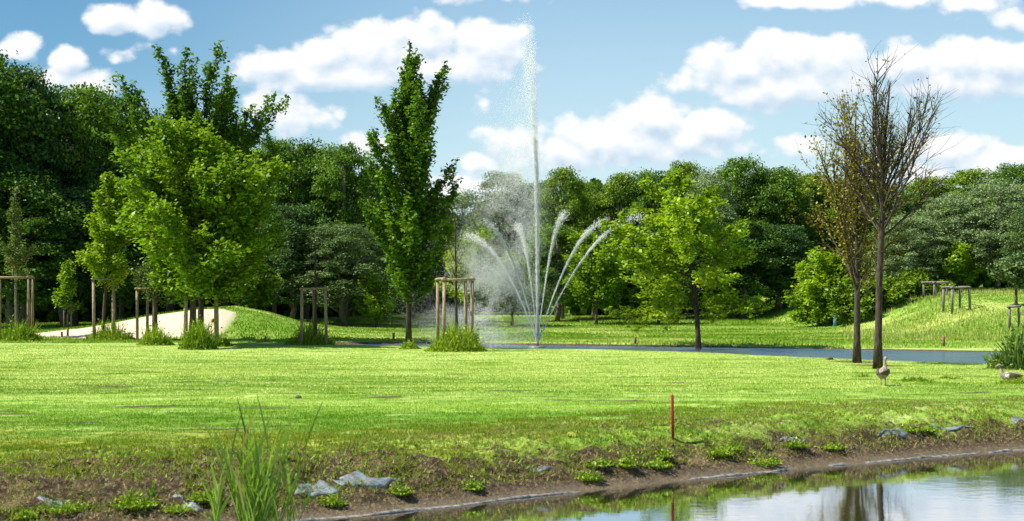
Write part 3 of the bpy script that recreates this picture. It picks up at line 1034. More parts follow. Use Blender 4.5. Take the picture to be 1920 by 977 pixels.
# dark wood behind the front trees: one mass
r = np.random.RandomState(99)
n = 150000
px = -250 + 2450 * r.rand(n)
topc = np.interp(px, [-250, 0, 100, 200, 300, 450, 600, 690, 730, 800, 1020, 1060, 1150, 1300, 1450, 1550, 1680, 1800, 2200],
                 [160, 165, 190, 215, 260, 290, 300, 330, 410, 400, 390, 350, 352, 335, 335, 350, 380, 350, 340])
dep = np.interp(px, [-250, 650, 760, 1000, 1060, 1600, 1680, 2200], [81, 84, 117, 119, 97, 100, 88, 88]) + 9 * r.rand(n)
xx = (px - 960) / F * dep
zb = ground(xx, dep)
ztop = CH - (topc + 45 * (fbm(px / 40., px * 0 + 2, 3) - 0.5) - HOR) * dep / F
zz = zb + (ztop - zb) * r.rand(n)
P = np.stack([xx, dep, zz], 1)
me = leaf_mesh('woodland', P, 0.62, M['woodland'], r, r.rand(n), upbias=0.1, aspect=0.8)
tag(mobj('woodland', me), "dark mass of the wood behind the front trees", 'woodland', kind='stuff')

# --- the lawn trees
# central hornbeam
x, y, z = at(766, 652)
Hc = zat(100, y) - z
tree('hornbeam_tree', "lone upright dark green tree standing left of the fountain", (x, y, z), M['hornbeam'], M['bark_dark'], 21, leafsize=0.165,
     H=Hc, bole=1.55, prof=prof_pts((0, 1.0), (0.12, 1.6), (0.35, 1.65), (0.55, 1.25), (0.8, 1.0), (1, 0.9)), n1=50, ang=(56, 16), up=0.7, hspan=0.74, W=3.05,
     r0=0.09, n2=7, sub=0.24, nleaf=25000, jit=0.095, tip_density=0.8, wild=0.40, inner=0.0)
# big hornbeam on the left
x, y, z = at(362, 640)
y += 0.6; x, y, z = gpt(362, y)
Hb = zat(98, y) - z
tree('hornbeam_tree', "tallest dark green tree with feathery upright shoots behind the maple", (x, y, z), M['hornbeam'], M['bark'], 34,
     leafsize=0.175, H=Hb, bole=2.6, prof=prof_pts((0, 1.8), (0.2, 2.6), (0.45, 3.1), (0.7, 3.0), (0.85, 2.6), (1, 2.2)), n1=56,
     ang=(54, 26), up=0.75, hspan=0.70, W=6.9, r0=0.13, n2=7, sub=0.22, nleaf=38000, jit=0.10, tip_density=1.0, wild=0.42)
# bright maple
x, y, z = at(376, 648)
Hm = zat(232, y) - z
tree('maple_tree', "broad bright green maple in front of the tall hornbeam", (x, y, z), M['maple'], M['bark_dark'], 5, leafsize=0.18,
     H=Hm, bole=1.55, prof=prof_pts((0, 1.7), (0.15, 2.5), (0.4, 2.75), (0.65, 2.2), (0.85, 1.4), (1, .6)), n1=52, ang=(78, 18), up=0.35,
     r0=0.11, n2=7, sub=0.45, nleaf=34000, jit=0.15, wild=0.25, W=5.9)
# thin leaning tree next to it
x, y, z = at(291, 640)
tree('young_tree', "thin tree with sparse reddish green crown left of the maple", (x, y, z), M['sapling'], M['bark'], 8, leafsize=0.11,
     H=zat(400, y) - z, bole=1.5, prof=prof_pts((0, 1.1), (0.4, 1.0), (1, .5)), n1=20, ang=(72, 30), up=0.2, r0=0.10, n2=4,
     nleaf=4500, jit=0.14, wild=0.3)
# bright narrow one in its frame
x, y, z = gpt(193, 56.6)
tree('young_tree', "narrow lime green young tree inside the stakes beside the bunker", (x, y, z), M['yellowgreen'], M['bark'], 13,
     leafsize=0.13, H=zat(325, y) - z, bole=2.2, prof=prof_pts((0, 1.2), (0.2, 1.15), (0.5, 0.75), (1, .35)), n1=26, ang=(76, 20), up=0.25,
     r0=0.06, n2=4, nleaf=9500, jit=0.15, wild=0.35, lean=(0.35, 0))
# little one left of it
x, y, z = gpt(127, 64)
tree('young_tree', "smallest light green young tree left of the bunker", (x, y, z), M['maple'], M['bark'], 14, leafsize=0.13,
     H=zat(488, y) - z, bole=0.75, prof=prof_pts((0, 0.6), (0.3, 0.45), (1, .2)), n1=14, ang=(60, 25), up=0.3, r0=0.03, n2=3, nleaf=2200,
     jit=0.13)
# the sparse pair at the left edge
x, y, z = at(30, 634)
tree('young_tree', "sparse grey green young tree in the stakes at the left edge", (x, y, z), M['sapling'], M['bark_grey'], 15,
     leafsize=0.10, H=zat(352, y) - z, bole=2.4, prof=prof_pts((0, 0.75), (0.25, 0.8), (0.45, 0.25), (1, .18)), n1=20, ang=(60, 20), up=0.3,
     r0=0.045, n2=3, nleaf=3000, jit=0.12)
x, y, z = at(50, 614)
tree('young_tree', "lower sparse young tree behind the left edge stakes", (x, y, z), M['sapling'], M['bark_grey'], 16,
     leafsize=0.10, H=zat(420, y) - z, bole=1.6, prof=prof_pts((0, 0.6), (0.5, 0.75), (1, .3)), n1=16, ang=(60, 20), up=0.3,
     r0=0.045, n2=3, nleaf=2600, jit=0.12)
# yellow-green tree right of the fountain
x, y, z = at(1310, 657)
tree('yellow_green_tree', "spreading yellow green tree at the water edge right of the fountain", (x, y, z), M['yellowgreen'], M['bark_dark'], 41,
     leafsize=0.165, H=zat(318, y) - z, bole=1.15, prof=prof_pts((0, 1.7), (0.15, 2.5), (0.4, 2.5), (0.55, 1.9), (0.75, 1.1), (1, .3)),
     n1=42, ang=(84, 40), up=0.05, r0=0.085, n2=6, sub=0.38, nleaf=17000, jit=0.10, wild=0.42, lean=(-0.5, 0), W=5.5,
     azw=lambda a, t: 1.0 + 0.18 * math.cos(a - math.pi))
# nearly bare trees
x, y, z = at(1607, 681)
tree('dying_tree', "shorter nearly bare tree with small rusty and green leaves, left of the tallest bare one", (x, y, z), M['rust'], M['twig'], 51,
     leafsize=0.085, H=zat(150, y) - z, bole=1.55, prof=prof_pts((0, 1.4), (0.3, 1.9), (0.7, 1.6), (1, 1.0)), n1=30, ang=(38, 12), up=0.35,
     hspan=0.62, r0=0.085, n2=4, sub=0.32, nleaf=7500, jit=0.08, twigs=2, tip_density=0.9, wild=0.35, W=3.2, upb=0.4, sub_ang=0.55,
     azw=lambda a, t: 1.0 + 0.25 * math.cos(a - math.pi))
x, y, z = at(1646, 692)
tree('dying_tree', "tallest bare tree with leafless forking crown behind the standing goose", (x, y, z), M['rust'], M['twig'], 57, leafsize=0.085,
     H=zat(100, y) - z, bole=3.1, prof=prof_pts((0, 0.9), (0.4, 1.5), (1, 1.3)), n1=22, ang=(34, 10), up=0.30, hspan=0.62,
     r0=0.085, n2=7, sub=0.30, sub_ang=0.42, nleaf=900, jit=0.05, twigs=3, wild=0.3, lean=(0.25, 0), W=3.3, tip_density=0.6,
     azw=lambda a, t: 1.0 + 0.30 * math.cos(a))
# saplings in their frames
x, y, z = gpt(592, 52.0)
tree('bare_sapling', "bare brown sapling in the three post frame left of centre", (x, y, z), M['rust'], M['twig'], 61, leafsize=0.06,
     H=zat(430, y) - z, bole=2.1, prof=prof_pts((0, 0.35), (0.5, 0.7), (1, .3)), n1=14, ang=(45, 20), up=0.4, r0=0.05, n2=3, nleaf=60, jit=0.03,
     twigs=1)
x, y, z = gpt(856, 46.6)
tree('bare_sapling', "bare twin stemmed sapling in the frame beside the fountain mist", (x, y, z), M['sapling'], M['twig'], 62, leafsize=0.07,
     H=zat(395, y) - z, bole=1.9, prof=prof_pts((0, 0.3), (0.5, 0.45), (1, .2)), n1=10, ang=(35, 14), up=0.5, r0=0.05, n2=2, nleaf=220,
     jit=0.04, twigs=1)
# small trees at the foot of the wood
for (px, base, top, H_, wd, bo, mat, nl, sd_, lab) in [
    (467, 70, 468, 0, 1.25, 0.35, 'woodland_c', 12000, 71, "rounded green bushy tree beyond the grass mound"),
    (706, 72, 500, 0, 1.2, 0.6, 'yellowgreen', 6000, 72, "low lime green tree behind the trunk of the lone tree"),
    (1118, 80, 432, 0, 2.2, 0.9, 'maple', 15000, 73, "light green tree behind the right hand fountain jets"),
    (960, 78, 470, 0, 1.6, 0.8, 'woodland_c', 7000, 74, "green young tree veiled by the fountain spray"),
    (880, 76, 420, 0, 1.6, 0.9, 'yellowgreen', 7000, 78, "yellowish young tree veiled by mist left of the fountain"),
    (1535, 74, 468, 0, 1.7, 0.15, 'yellowgreen', 15000, 75, "light green bush tree at the dark wood edge left of the bare trees"),
    (1790, 75, 452, 0, 1.3, 0.5, 'maple', 8000, 76, "small bright green tree behind the stakes on the hill"),
    (1905, 66, 478, 0, 1.3, 1.2, 'greyleaf', 5000, 77, "young tree in the small frame at the right edge"),
    (1235, 80, 500, 0, 1.7, 0.5, 'woodland_c', 8000, 79, "low green tree left behind the yellow green tree"),
]:
    x, y, z = gpt(px, base)
    H_ = zat(top, base) - z
    tree('small_tree', lab, (x, y, z), M[mat], M['bark'], sd_, leafsize=0.17, H=H_, bole=bo,
         prof=prof_pts((0, wd * 0.85), (0.3, wd), (0.65, wd * 0.8), (1, wd * 0.3)), n1=26, ang=(72, 20), up=0.3, r0=0.07, n2=5,
         nleaf=nl, jit=0.2, wild=0.2)
# low broad shrub on the hill left of the stakes
for px, Y, w, top, lab in [(1650, 73, 1.4, 515, "low bright shrub on the hill beside the bare trunks"),
                           (1712, 74, 1.7, 505, "wide flat bright shrub left of the stakes on the hill"),
                           (1600, 72, 1.3, 520, "low bright shrub between the two bare trunks")]:
    x, y, z = gpt(px, Y)
    tree('shrub', lab, (x, y, z), M['woodland_c'], M['bark'], px, cat='shrub', leafsize=0.18, H=max(0.8, zat(top, Y) - z), bole=0.05,
         prof=prof_pts((0, w), (0.4, w), (1, w * 0.5)), n1=24, ang=(80, 40), up=0.25, r0=0.05, n2=5, nleaf=7000, jit=0.2)


# ------------------------------------------------------------------ stake frames round the young trees
def stake_frame(label, px, base_py, top_py, wpx, posts=4, rz=0.35, mat='wood', strap=True, Y=None, thick=0.057):
    if Y is None:
        x, y, z = at(px, base_py)
    else:
        x, y, z = gpt(px, Y)
    h = zat(top_py, y) - z
    a = wpx / F * y / 2 / 1.12
    t = thing('tree_stakes', label, 'tree stakes', (x, y, z), rz, "stake frames holding young trees")
    cs = [(-a, -a), (a, -a), (a, a), (-a, a)] if posts == 4 else [(-a, -a * .6), (a, -a * .6), (0, a)]
    r = np.random.RandomState(int(px))
    tops = []
    for cx, cy in cs:
        lx, ly = r.normal() * 0.02, r.normal() * 0.02
        p = MB().tube([(cx + lx, cy + ly, -0.15), (cx + lx * .5, cy + ly * .5, h * .5), (cx, cy, h - 0.05)], [thick, thick * 1.02, thick * .96], 9)
        p.build('post', M[mat], t)
        tops.append((cx, cy))
    m = len(cs)
    for i in range(m):
        p0 = np.array(tops[i]); p1 = np.array(tops[(i + 1) % m])
        d = unit(p1 - p0) * (thick * 1.6)
        zz = h - 0.012 + (0.034 if i % 2 else 0.0)
        MB().tube([(*(p0 - d), zz), (*(p1 + d), zz + 0.01)], [thick * .95, thick * .95], 8, squash=(0.7, 1)).build('rail', M[mat], t)
    if strap:
        zz = h * 0.80
        MB().tube([(tops[0][0], tops[0][1], zz), (0, 0, zz + .02), (tops[2][0], tops[2][1], zz)], [0.012] * 3, 5).build('strap', M['strap'], t)
    return t


stake_frame("wooden stake frame cut by the left picture edge", 26, 639, 520, 66, rz=0.2)
stake_frame("smaller stake frame behind the one at the left edge", 47, 612, 534, 30, rz=0.5)
stake_frame("four post frame around the lime green tree by the bunker", 194, 616, 523, 40, rz=0.30, Y=56.6)
stake_frame("stake frame behind the thin tree, in front of the bunker sand", 274, 622, 541, 34, posts=3, rz=0.1, Y=56.0)
stake_frame("stake frame around the maple trunk", 377, 646, 541, 62, rz=0.25)
stake_frame("three post frame around the bare sapling left of centre", 588, 632, 541, 48, posts=3, rz=0.12, Y=52.0)
stake_frame("largest four post frame around the twin sapling beside the mist", 853, 642, 524, 60, rz=0.28, Y=46.6)
stake_frame("grey stake frame on the meadow hill", 1793, 583, 539, 38, rz=0.2, mat='wood_grey', thick=0.06)
stake_frame("darker stake frame at the hill top behind the grey one", 1754, 556, 530, 34, rz=0.4, mat='wood_grey', thick=0.06)
stake_frame("small stake frame near the right picture edge", 1898, 616, 575, 22, posts=3, rz=0.2, mat='wood_grey')
stake_frame("tiny stake frame around the smallest young tree", 127, 0, 572, 14, posts=3, rz=0.2, mat='wood_grey', Y=64, strap=False, thick=0.03)


def post(name, label, px, py, top, r_, mat, cat='post', group=None, Y=None, cap=True, lean=0.0):
    x, y, z = at(px, py) if Y is None else gpt(px, Y)
    h = zat(top, y) - z
    mb = MB().tube([(0, 0, -0.12), (lean * .5, 0, h * .5), (lean, 0, h - r_ * .5), (lean, 0, h)], [r_, r_, r_, r_ * .6], 10)
    o = mb.build(name, mat, None, loc=(x, y, z))
    return tag(o, label, cat, group)


post('marker_post', "dark red marker post standing on the pond bank", 1262, 824, 740, 0.017, M['red'], 'post', lean=-0.01)
post('marker_post', "blue post in front of the light green bush tree", 1566, 612, 587, 0.10, M['blue'], 'post')
post('marker_post', "brown post on the far bank right of the bare trees", 1769, 650, 630, 0.06, M['rustpost'])
post('marker_post', "short reddish post on the far lawn beside the fountain jets", 1191, 645, 632, 0.05, M['rustpost'])
post('marker_post', "short reddish post just left of the lone tree trunk", 738, 638, 624, 0.05, M['rustpost'])
post('marker_post', "small brown post left of the three post frame", 498, 640, 631, 0.05, M['rustpost'])
post('marker_post', "reddish post in the grass below the bunker, right one", 127, 630, 615, 0.045, M['rustpost'])
post('marker_post', "reddish post in the grass below the bunker, shorter left one", 116, 632, 622, 0.045, M['rustpost'])
post('marker_post', "small dark red post beside the foot of the yellow green tree", 1333, 656, 647, 0.035, M['rustpost'])
post('dark_post', "tall dark post against the shaded wood", 648, 598, 546, 0.09, M['wood_grey'], 'post')
for px, lab in ((662, "guard post nearest the tall dark post"), (680, "second short guard post along the wood edge"),
                (698, "third short guard post along the wood edge"), (722, "short guard post nearest the lone tree")):
    post('guard_post', lab, px, 600, 584, 0.10, M['rustpost'], 'post', "short guard posts along the wood edge", Y=82)
# red marker on the stakes by the maple
x, y, z = at(397, 628)
zt = zat(601, y)
MBf = thing('marker_flag', "small red marker on a thin rod beside the maple stakes", 'marker', (x, y, z))
MB().tube([(0, 0, -0.1), (0, 0, zt - z + .08)], [0.012, 0.012], 6).build('rod', M['metal'], MBf)
MB().box((0.05, 0, zt - z), (0.13, 0.03, 0.17), 0.2).add([(0.0, 0, 0)], None, None).build('flag', M['redplastic'], MBf, smooth=False)


# ------------------------------------------------------------------ plants at ground level
def clump_mesh(name, seed, W_, H_, n, mat, wid=0.012, leafy=0.5, spread=0.5):
    r = np.random.RandomState(seed)
    ang = r.rand(n) * 6.283; rad = np.sqrt(r.rand(n)) * W_ / 2
    bx, by = rad * np.cos(ang), rad * np.sin(ang) * 0.8
    dome = np.clip(1.05 - (rad / (W_ / 2)) ** 2, 0.12, 1)
    lumpy = -0.15 + 2.3 * fbm((bx / W_) * 6 + seed * 3.7, (by / W_) * 5 + seed, 3, 0.6)
    h = H_ * dome * np.clip(lumpy, 0.2, 1.45) * (0.30 + 0.80 * r.rand(n) ** 1.6)
    la = r.rand(n) * 6.283; ln = spread * h * r.rand(n)
    B = np.stack([bx, by, 0 * bx - .02], 1)
    mid = B + np.stack([np.cos(la) * ln * .35, np.sin(la) * ln * .35, h * .62], 1)
    tip = B + np.stack([np.cos(la) * ln, np.sin(la) * ln, h], 1)
    sz = r.rand(n) * 6.283
    sd2 = np.stack([np.cos(sz), np.sin(sz), 0 * sz], 1) * (wid * (0.6 + .8 * r.rand(n)) / 2)[:, None]
    v = np.stack([B - sd2 * .7, B + sd2 * .7, mid + sd2, mid - sd2, tip], 1).reshape(-1, 3)
    k = np.arange(n)[:, None] * 5
    q = k + np.array([[0, 1, 2, 3]]); t = k + np.array([[3, 2, 4]])
    var = 0.4 * r.rand() + 0.6 * r.rand(n)
    V = [v]; Fq = [q]; var_q = [var]
    m = int(n * leafy)
    if m:
        i = r.randint(0, n, m); f = r.rand(m)[:, None]
        P = B[i] * (1 - f) + tip[i] * f + r.normal(size=(m, 3)) * 0.03
        P[:, 2] = np.maximum(P[:, 2], 0.01)
        nr = unit(r.normal(size=(m, 3)) + [0, 0, .5]); a = unit(np.cross(nr, r.normal(size=(m, 3)))); b = np.cross(nr, a)
        s = (wid * 3.2 * (0.6 + .8 * r.rand(m)))[:, None]
        lv = np.stack([P - a * s * .5, P + b * s * .3, P + a * s * .5, P - b * s * .3], 1).reshape(-1, 3)
        V.append(lv); Fq.append(len(v) + np.arange(4 * m).reshape(-1, 4)); var_q.append(r.rand(m))
    return raw_mesh(name, np.concatenate(V), [np.concatenate(Fq), t], mat, {'var': ('FACE', np.concatenate(var_q + [var]))})


def clump(name, label, cat, px, py, wpx, hpx, n, mat, seed, wid=0.028, leafy=1.0, spread=0.7, group=None, Y=None):
    if wid == 0.028: n = int(n * 0.55)
    x, y, z = at(px, py) if Y is None else gpt(px, Y)
    k = y / F
    y2 = y + 0.3 * wpx * k
    z2 = float(ground(np.array([x]), np.array([y2]))[0])
    o = mobj(name, clump_mesh(name, seed, wpx * k, hpx * k, n, M[mat], wid, leafy, spread), None, (x * y2 / y, y2, z2))
    return tag(o, label, cat, group)


GW = "tufts of weeds around the stakes"
clump('weed_tuft', "weeds at the foot of the left edge stakes", 'weeds', 40, 641, 95, 40, 2600, 'weed', 1, group=GW)
clump('weed_tuft', "low weeds at the foot of the lime green tree", 'weeds', 205, 640, 100, 34, 2600, 'weed', 2, group=GW)
clump('weed_tuft', "weeds at the foot of the thin leaning tree", 'weeds', 292, 648, 70, 36, 1800, 'weed', 3, group=GW)
clump('weed_tuft', "tall bright tuft at the foot of the maple", 'weeds', 372, 656, 74, 56, 3000, 'weed', 4, group=GW)
clump('weed_tuft', "small low tuft right beside the maple tuft", 'weeds', 415, 650, 44, 26, 1000, 'weed', 5, group=GW)
clump('weed_tuft', "rounded weeds at the foot of the bare sapling left of centre", 'weeds', 580, 647, 94, 38, 3000, 'weed', 6, group=GW)
clump('weed_tuft', "small tuft at the foot of the lone tree", 'weeds', 769, 655, 36, 20, 900, 'weed', 7, group=GW)
clump('weed_tuft', "widest mound of weeds under the frame beside the mist", 'weeds', 855, 660, 116, 50, 4500, 'weed', 8, group=GW)
x, y, z = at(855, 650)
GP = "grass patches near the geese"
clump('grass_patch', "dark green grass patch right of the standing goose", 'grass', 1715, 716, 75, 12, 1500, 'weed', 9, 0.012, 0.2, 0.6, GP)
clump('grass_patch', "flat green patch between the two geese", 'grass', 1780, 712, 50, 9, 900, 'weed', 10, 0.012, 0.2, 0.6, GP)
clump('grass_patch', "tuft around the resting goose", 'grass', 1905, 722, 85, 13, 1600, 'weed', 12, 0.012, 0.2, 0.6, GP)
clump('grass_patch', "small tuft left of the standing goose", 'grass', 1618, 708, 36, 9, 600, 'weed', 17, 0.012, 0.2, 0.6, GP)
clump('marsh_plant', "tall leafy marsh plant at the right picture edge", 'plant', 1912, 694, 66, 96, 1100, 'marsh', 18, 0.035, 1.4, 0.5)
clump('marsh_plant', "low leafy marsh plant reaching over the water beside the taller one", 'plant', 1876, 692, 46, 42, 600, 'marsh', 19, 0.03, 1.4, 1.1)
# weeds of the bank
GB = "weed clumps on the soil bank"
BK = [(1225, 884, 62, 16, "on the bank below the red post, left one"), (1100, 908, 58, 14, "left of the dark hollow halfway along the bank"),
      (1120, 884, 40, 14, "small and bright above the shiny silt edge"), (1345, 862, 50, 20, "right below the red post"),
      (1430, 876, 62, 12, "dark green at the silt edge right of the red post"), (1370, 850, 44, 14, "just up the slope right of the red post"),
      (1240, 868, 30, 16, "directly beneath the foot of the red post"), (1490, 848, 44, 14, "in the middle of the right hand bank"),
      (1700, 812, 48, 12, "beside the grey liner strip at right"), (1740, 818, 30, 8, "small beside the flat mud at right"),
      (885, 922, 28, 18, "upright beside the dark hollow left of centre"), (750, 935, 34, 16, "right beside the long grey liner sheet"),
      (620, 952, 50, 18, "bright in front of the grey liner sheet"), (250, 962, 80, 28, "spreading at bottom left before the thin blades"),
      (120, 975, 90, 16, "yellowish at the lower left corner"), (40, 980, 60, 20, "cut by the lower left corner"),
      (1175, 880, 34, 20, "light green above the silt edge left of the post"), (330, 965, 60, 14, "low beside the tilted liner strip"),
      (1560, 850, 40, 10, "low and yellowish on the right hand bank"), (380, 952, 44, 22, "left beside the tall reeds")]
for i, (px, py, w, h, lab) in enumerate(BK):
    clump('weed_clump', "bright weed clump " + lab, 'weeds', px, py, w, h, 420, 'weed', 100 + i, 0.011, 1.2, 1.3, GB)


# reeds in the foreground
def reed_bed(label, px, Y, wpx, top, nstem, seed, name='reeds', spreadf=1.0, lw=1.0):
    r = np.random.RandomState(seed)
    x, y, z = gpt(px, Y)
    t = thing(name, label, 'reeds', (x, y, z))
    Wm = wpx / F * y
    Hm_ = zat(top, y) - z
    for i in range(nstem):
        V = []; Q = []; var = []; nv = 0
        bx = float(np.clip(r.normal(), -2, 2)) * Wm * 0.21; by = r.normal() * 0.10
        hh = Hm_ * (0.35 + 0.55 * r.rand())
        if i == 0: hh = Hm_ * 0.92
        la = (bx / Wm * 0.5 + r.normal() * 0.10) * spreadf
        lb = r.normal() * 0.10
        pts = np.array([(bx + la * hh * u ** 1.4, by + lb * hh * u, hh * 0.9 * u - .03) for u in np.linspace(0, 1, 6)])
        stalk = MB().tube(pts, np.linspace(0.0048, 0.002, 6), 5).build('stalk', M['weed'], t)
        nl = r.randint(3, 6)
        for j in range(nl):
            u = 0.15 + 0.83 * (j + r.rand()) / nl
            p0 = np.array([np.interp(u * 5, range(6), pts[:, c]) for c in range(3)])
            az = r.choice([0, math.pi]) + r.normal() * 0.7
            L = (0.20 + 0.26 * r.rand()) * Hm_
            w = (0.015 + 0.012 * r.rand()) * lw
            el0 = 1.46 - 0.40 * r.rand(); dr = 0.10 + 1.2 * r.rand() ** 3
            p = p0.copy(); K = 7; ring = []
            for q in range(K):
                f = q / (K - 1)
                el = el0 - dr * f * f
                ring.append((p.copy(), w * (math.sin(math.pi * min(0.97, 0.18 + 0.82 * f)) ** 0.7)))
                p = p + np.array([math.cos(az) * math.cos(el), math.sin(az) * math.cos(el), math.sin(el)]) * L / (K - 1)
            sd3 = unit(np.array([1.0, 0.2, 0]) * r.choice([-1, 1]) + r.normal(size=3) * 0.55)
            for (c0, ww) in ring:
                V.append(c0 - sd3 * ww / 2); V.append(c0 + sd3 * ww / 2)
            vv = r.rand()
            for q in range(K - 1):
                Q.append((nv + 2 * q, nv + 2 * q + 1, nv + 2 * q + 3, nv + 2 * q + 2)); var.append(vv)
            nv += 2 * K
        mobj('leaves', raw_mesh('leaves', np.array(V), np.array(Q), M['reed_dry'] if i % 9 == 4 else M['reed'], {'var': ('FACE', var)}), stalk)
    return t


reed_bed("tall clump of green reeds in the left foreground", 480, 12.3, 88, 765, 50, 3)
reed_bed("slender reed shoot just left of the tall clump", 408, 12.4, 30, 818, 7, 5)
reed_bed("pair of thin upright blades at lower left", 281, 12.9, 18, 895, 3, 6, spreadf=0.4)
reed_bed("short reed shoots right beside the tall clump", 540, 12.5, 30, 870, 5, 8)


# ------------------------------------------------------------------ liner showing through the bank
def liner_patch(label, pts, seed):
    """a sheet of fleece with a ragged outline, lying on the bank; pts are corner pixels"""
    r = np.random.RandomState(seed)
    W3 = np.array([at(px, py, 11.5, 30) for px, py in pts])
    c = W3.mean(0)
    # densify outline
    ol = []
    for i in range(len(W3)):
        a, b = W3[i], W3[(i + 1) % len(W3)]
        for f in (0, .25, .5, .75):
            ol.append(a * (1 - f) + b * f + np.append(r.normal(size=2) * 0.012, 0))
    ol = np.array(ol)
    v = []; K = 5
    for k in range(K + 1):
        f = k / K
        ring = c + (ol - c) * f if k else np.repeat(c[None], len(ol), 0)
        z = ground(ring[:, 0], ring[:, 1])
        zl = np.polyfit(ol[:, 1], ground(ol[:, 0], ol[:, 1]), 1)
        z = np.maximum(z, 0.85 * z + 0.15 * np.polyval(zl, ring[:, 1])) + 0.014 + 0.010 * (fbm(ring[:, 0] * 2, ring[:, 1] * 2, 2) - .5)
        z = z - (0.018 if k == K else 0)
        v.append(np.stack([ring[:, 0], ring[:, 1], z], 1))
    n = len(ol); v = np.concatenate(v)
    q = [(k * n + i, k * n + (i + 1) % n, (k + 1) * n + (i + 1) % n, (k + 1) * n + i) for k in range(K) for i in range(n)]
    o = mobj('pond_liner', raw_mesh('pond_liner', v - c, np.array(q), M['liner'], None, True), None, tuple(c))
    md = o.modifiers.new('thick', 'SOLIDIFY'); md.thickness = 0.006
    return tag(o, label, 'pond liner', "grey pond liner showing through the bank")


liner_patch("grey liner hump right beside the reeds", [(545, 930), (552, 912), (600, 903), (640, 922), (600, 930)], 1)
liner_patch("long grey liner sheet right of the hump", [(612, 902), (640, 898), (755, 908), (720, 920), (668, 916)], 2)
liner_patch("tilted grey liner strip left of the reeds", [(318, 934), (338, 931), (388, 960), (372, 964)], 3)
liner_patch("small grey liner scrap near the lower left corner", [(68, 944), (100, 941), (133, 952), (110, 955)], 4)
liner_patch("little grey liner scrap in the middle of the bank", [(985, 882), (1035, 879), (1030, 888), (1000, 889)], 5)
liner_patch("little grey liner scrap in the hollow right of the red post", [(1462, 829), (1510, 827), (1500, 836), (1470, 836)], 6)
liner_patch("flat grey liner strip on the right hand bank", [(1640, 815), (1700, 808), (1706, 815), (1660, 821)], 7)
liner_patch("pale grey liner strip further right on the bank", [(1742, 802), (1820, 798), (1824, 806), (1760, 810)], 8)
liner_patch("grey liner scrap at the right picture edge", [(1892, 790), (1935, 787), (1935, 796), (1905, 797)], 9)

# silty liner edge along the waterline
xs = np.arange(-8, 14, 0.05)
ys = near_shore(xs)
V = []
prof = [(0.015, 0.002), (0.04, 0.012), (0.07, 0.013), (0.10, -0.012)]
for o_, dz in prof:
    wv_ = 0.7 + 0.8 * fbm(xs * 2.1 + 3, xs * 0 + o_ * 30, 3)
    yy = ys + o_ * wv_
    V.append(np.stack([xs, yy, np.maximum(ground(xs, yy), WN) + dz * (1.6 * vnoise(xs * 7, xs * 0 + 1)) - 0.020 * sm(fbm(xs * 1.1, xs * 0 + 8, 3), 0.50, 0.62)], 1))
n = len(xs)
q = [(k * n + i, k * n + i + 1, (k + 1) * n + i + 1, (k + 1) * n + i) for k in range(len(prof) - 1) for i in range(n - 1)]
o = mobj('liner_edge', raw_mesh('liner_edge', np.concatenate(V), np.array(q), M['edge'], None, True))
tag(o, "silty grey liner edge running along the waterline", 'pond liner')
o.modifiers.new('thick', 'SOLIDIFY').thickness = 0.006

# stones
for px, py, s_, lab in [(1556, 675, 0.10, "small dark stone at the water edge left of the bare trees"),
                        (560, 747, 0.05, "small dark lump lying in the lawn above the reeds")]:
    x, y, z = at(px, py)
    mb = MB().tube([(-s_, 0, 0), (-s_ * .6, 0, s_ * .3), (0, 0, s_ * .35), (s_ * .7, 0, s_ * .2), (s_, 0, 0)],
                   [s_ * .2, s_ * .6, s_ * .7, s_ * .5, s_ * .15], 8)
    tag(mb.build('stone', M['stone'], None, loc=(x, y, z)), lab, 'stone')

# ------------------------------------------------------------------ fountain
FX, FY = (1008 - 960) / F * 52.0, 52.0
ft = thing('fountain', "fountain with one high central jet and six arching jets in the far pond", 'fountain', (FX, FY, WF))
MB().tube([(0, 0, -0.3), (0, 0, 0.02), (0, 0, 0.06)], [0.30, 0.34, 0.28], 16).tube([(0, 0, 0.05), (0, 0, 0.22)], [0.06, 0.035], 10).build('nozzle', M['metal'], ft)
TET = unit(np.array([(1, 1, 1), (1, -1, -1), (-1, 1, -1), (-1, -1, 1)], float))


def drops(name, P, size, parent, seed, kind=None):
    r = np.random.RandomState(seed)
    n = len(P)
    sc = (size * (0.5 + 0.9 * r.rand(n)))[:, None, None]
    R = unit(r.normal(size=(n, 4)))
    w, x, y, z = R.T
    Rm = np.stack([np.stack([1 - 2 * (y * y + z * z), 2 * (x * y - z * w), 2 * (x * z + y * w)], 1),
                   np.stack([2 * (x * y + z * w), 1 - 2 * (x * x + z * z), 2 * (y * z - x * w)], 1),
                   np.stack([2 * (x * z - y * w), 2 * (y * z + x * w), 1 - 2 * (x * x + y * y)], 1)], 1)
    v = (np.einsum('nij,kj->nki', Rm, TET) * sc + P[:, None, :]).reshape(-1, 3)
    k = np.arange(n)[:, None, None] * 4
    f = (k + np.array([[0, 1, 2], [0, 3, 1], [0, 2, 3], [1, 3, 2]])[None]).reshape(-1, 3)
    o = mobj(name, raw_mesh(name, v, f, M['drop'], None, True), parent)
    if kind: o['kind'] = kind
    return o


r = np.random.RandomState(4)
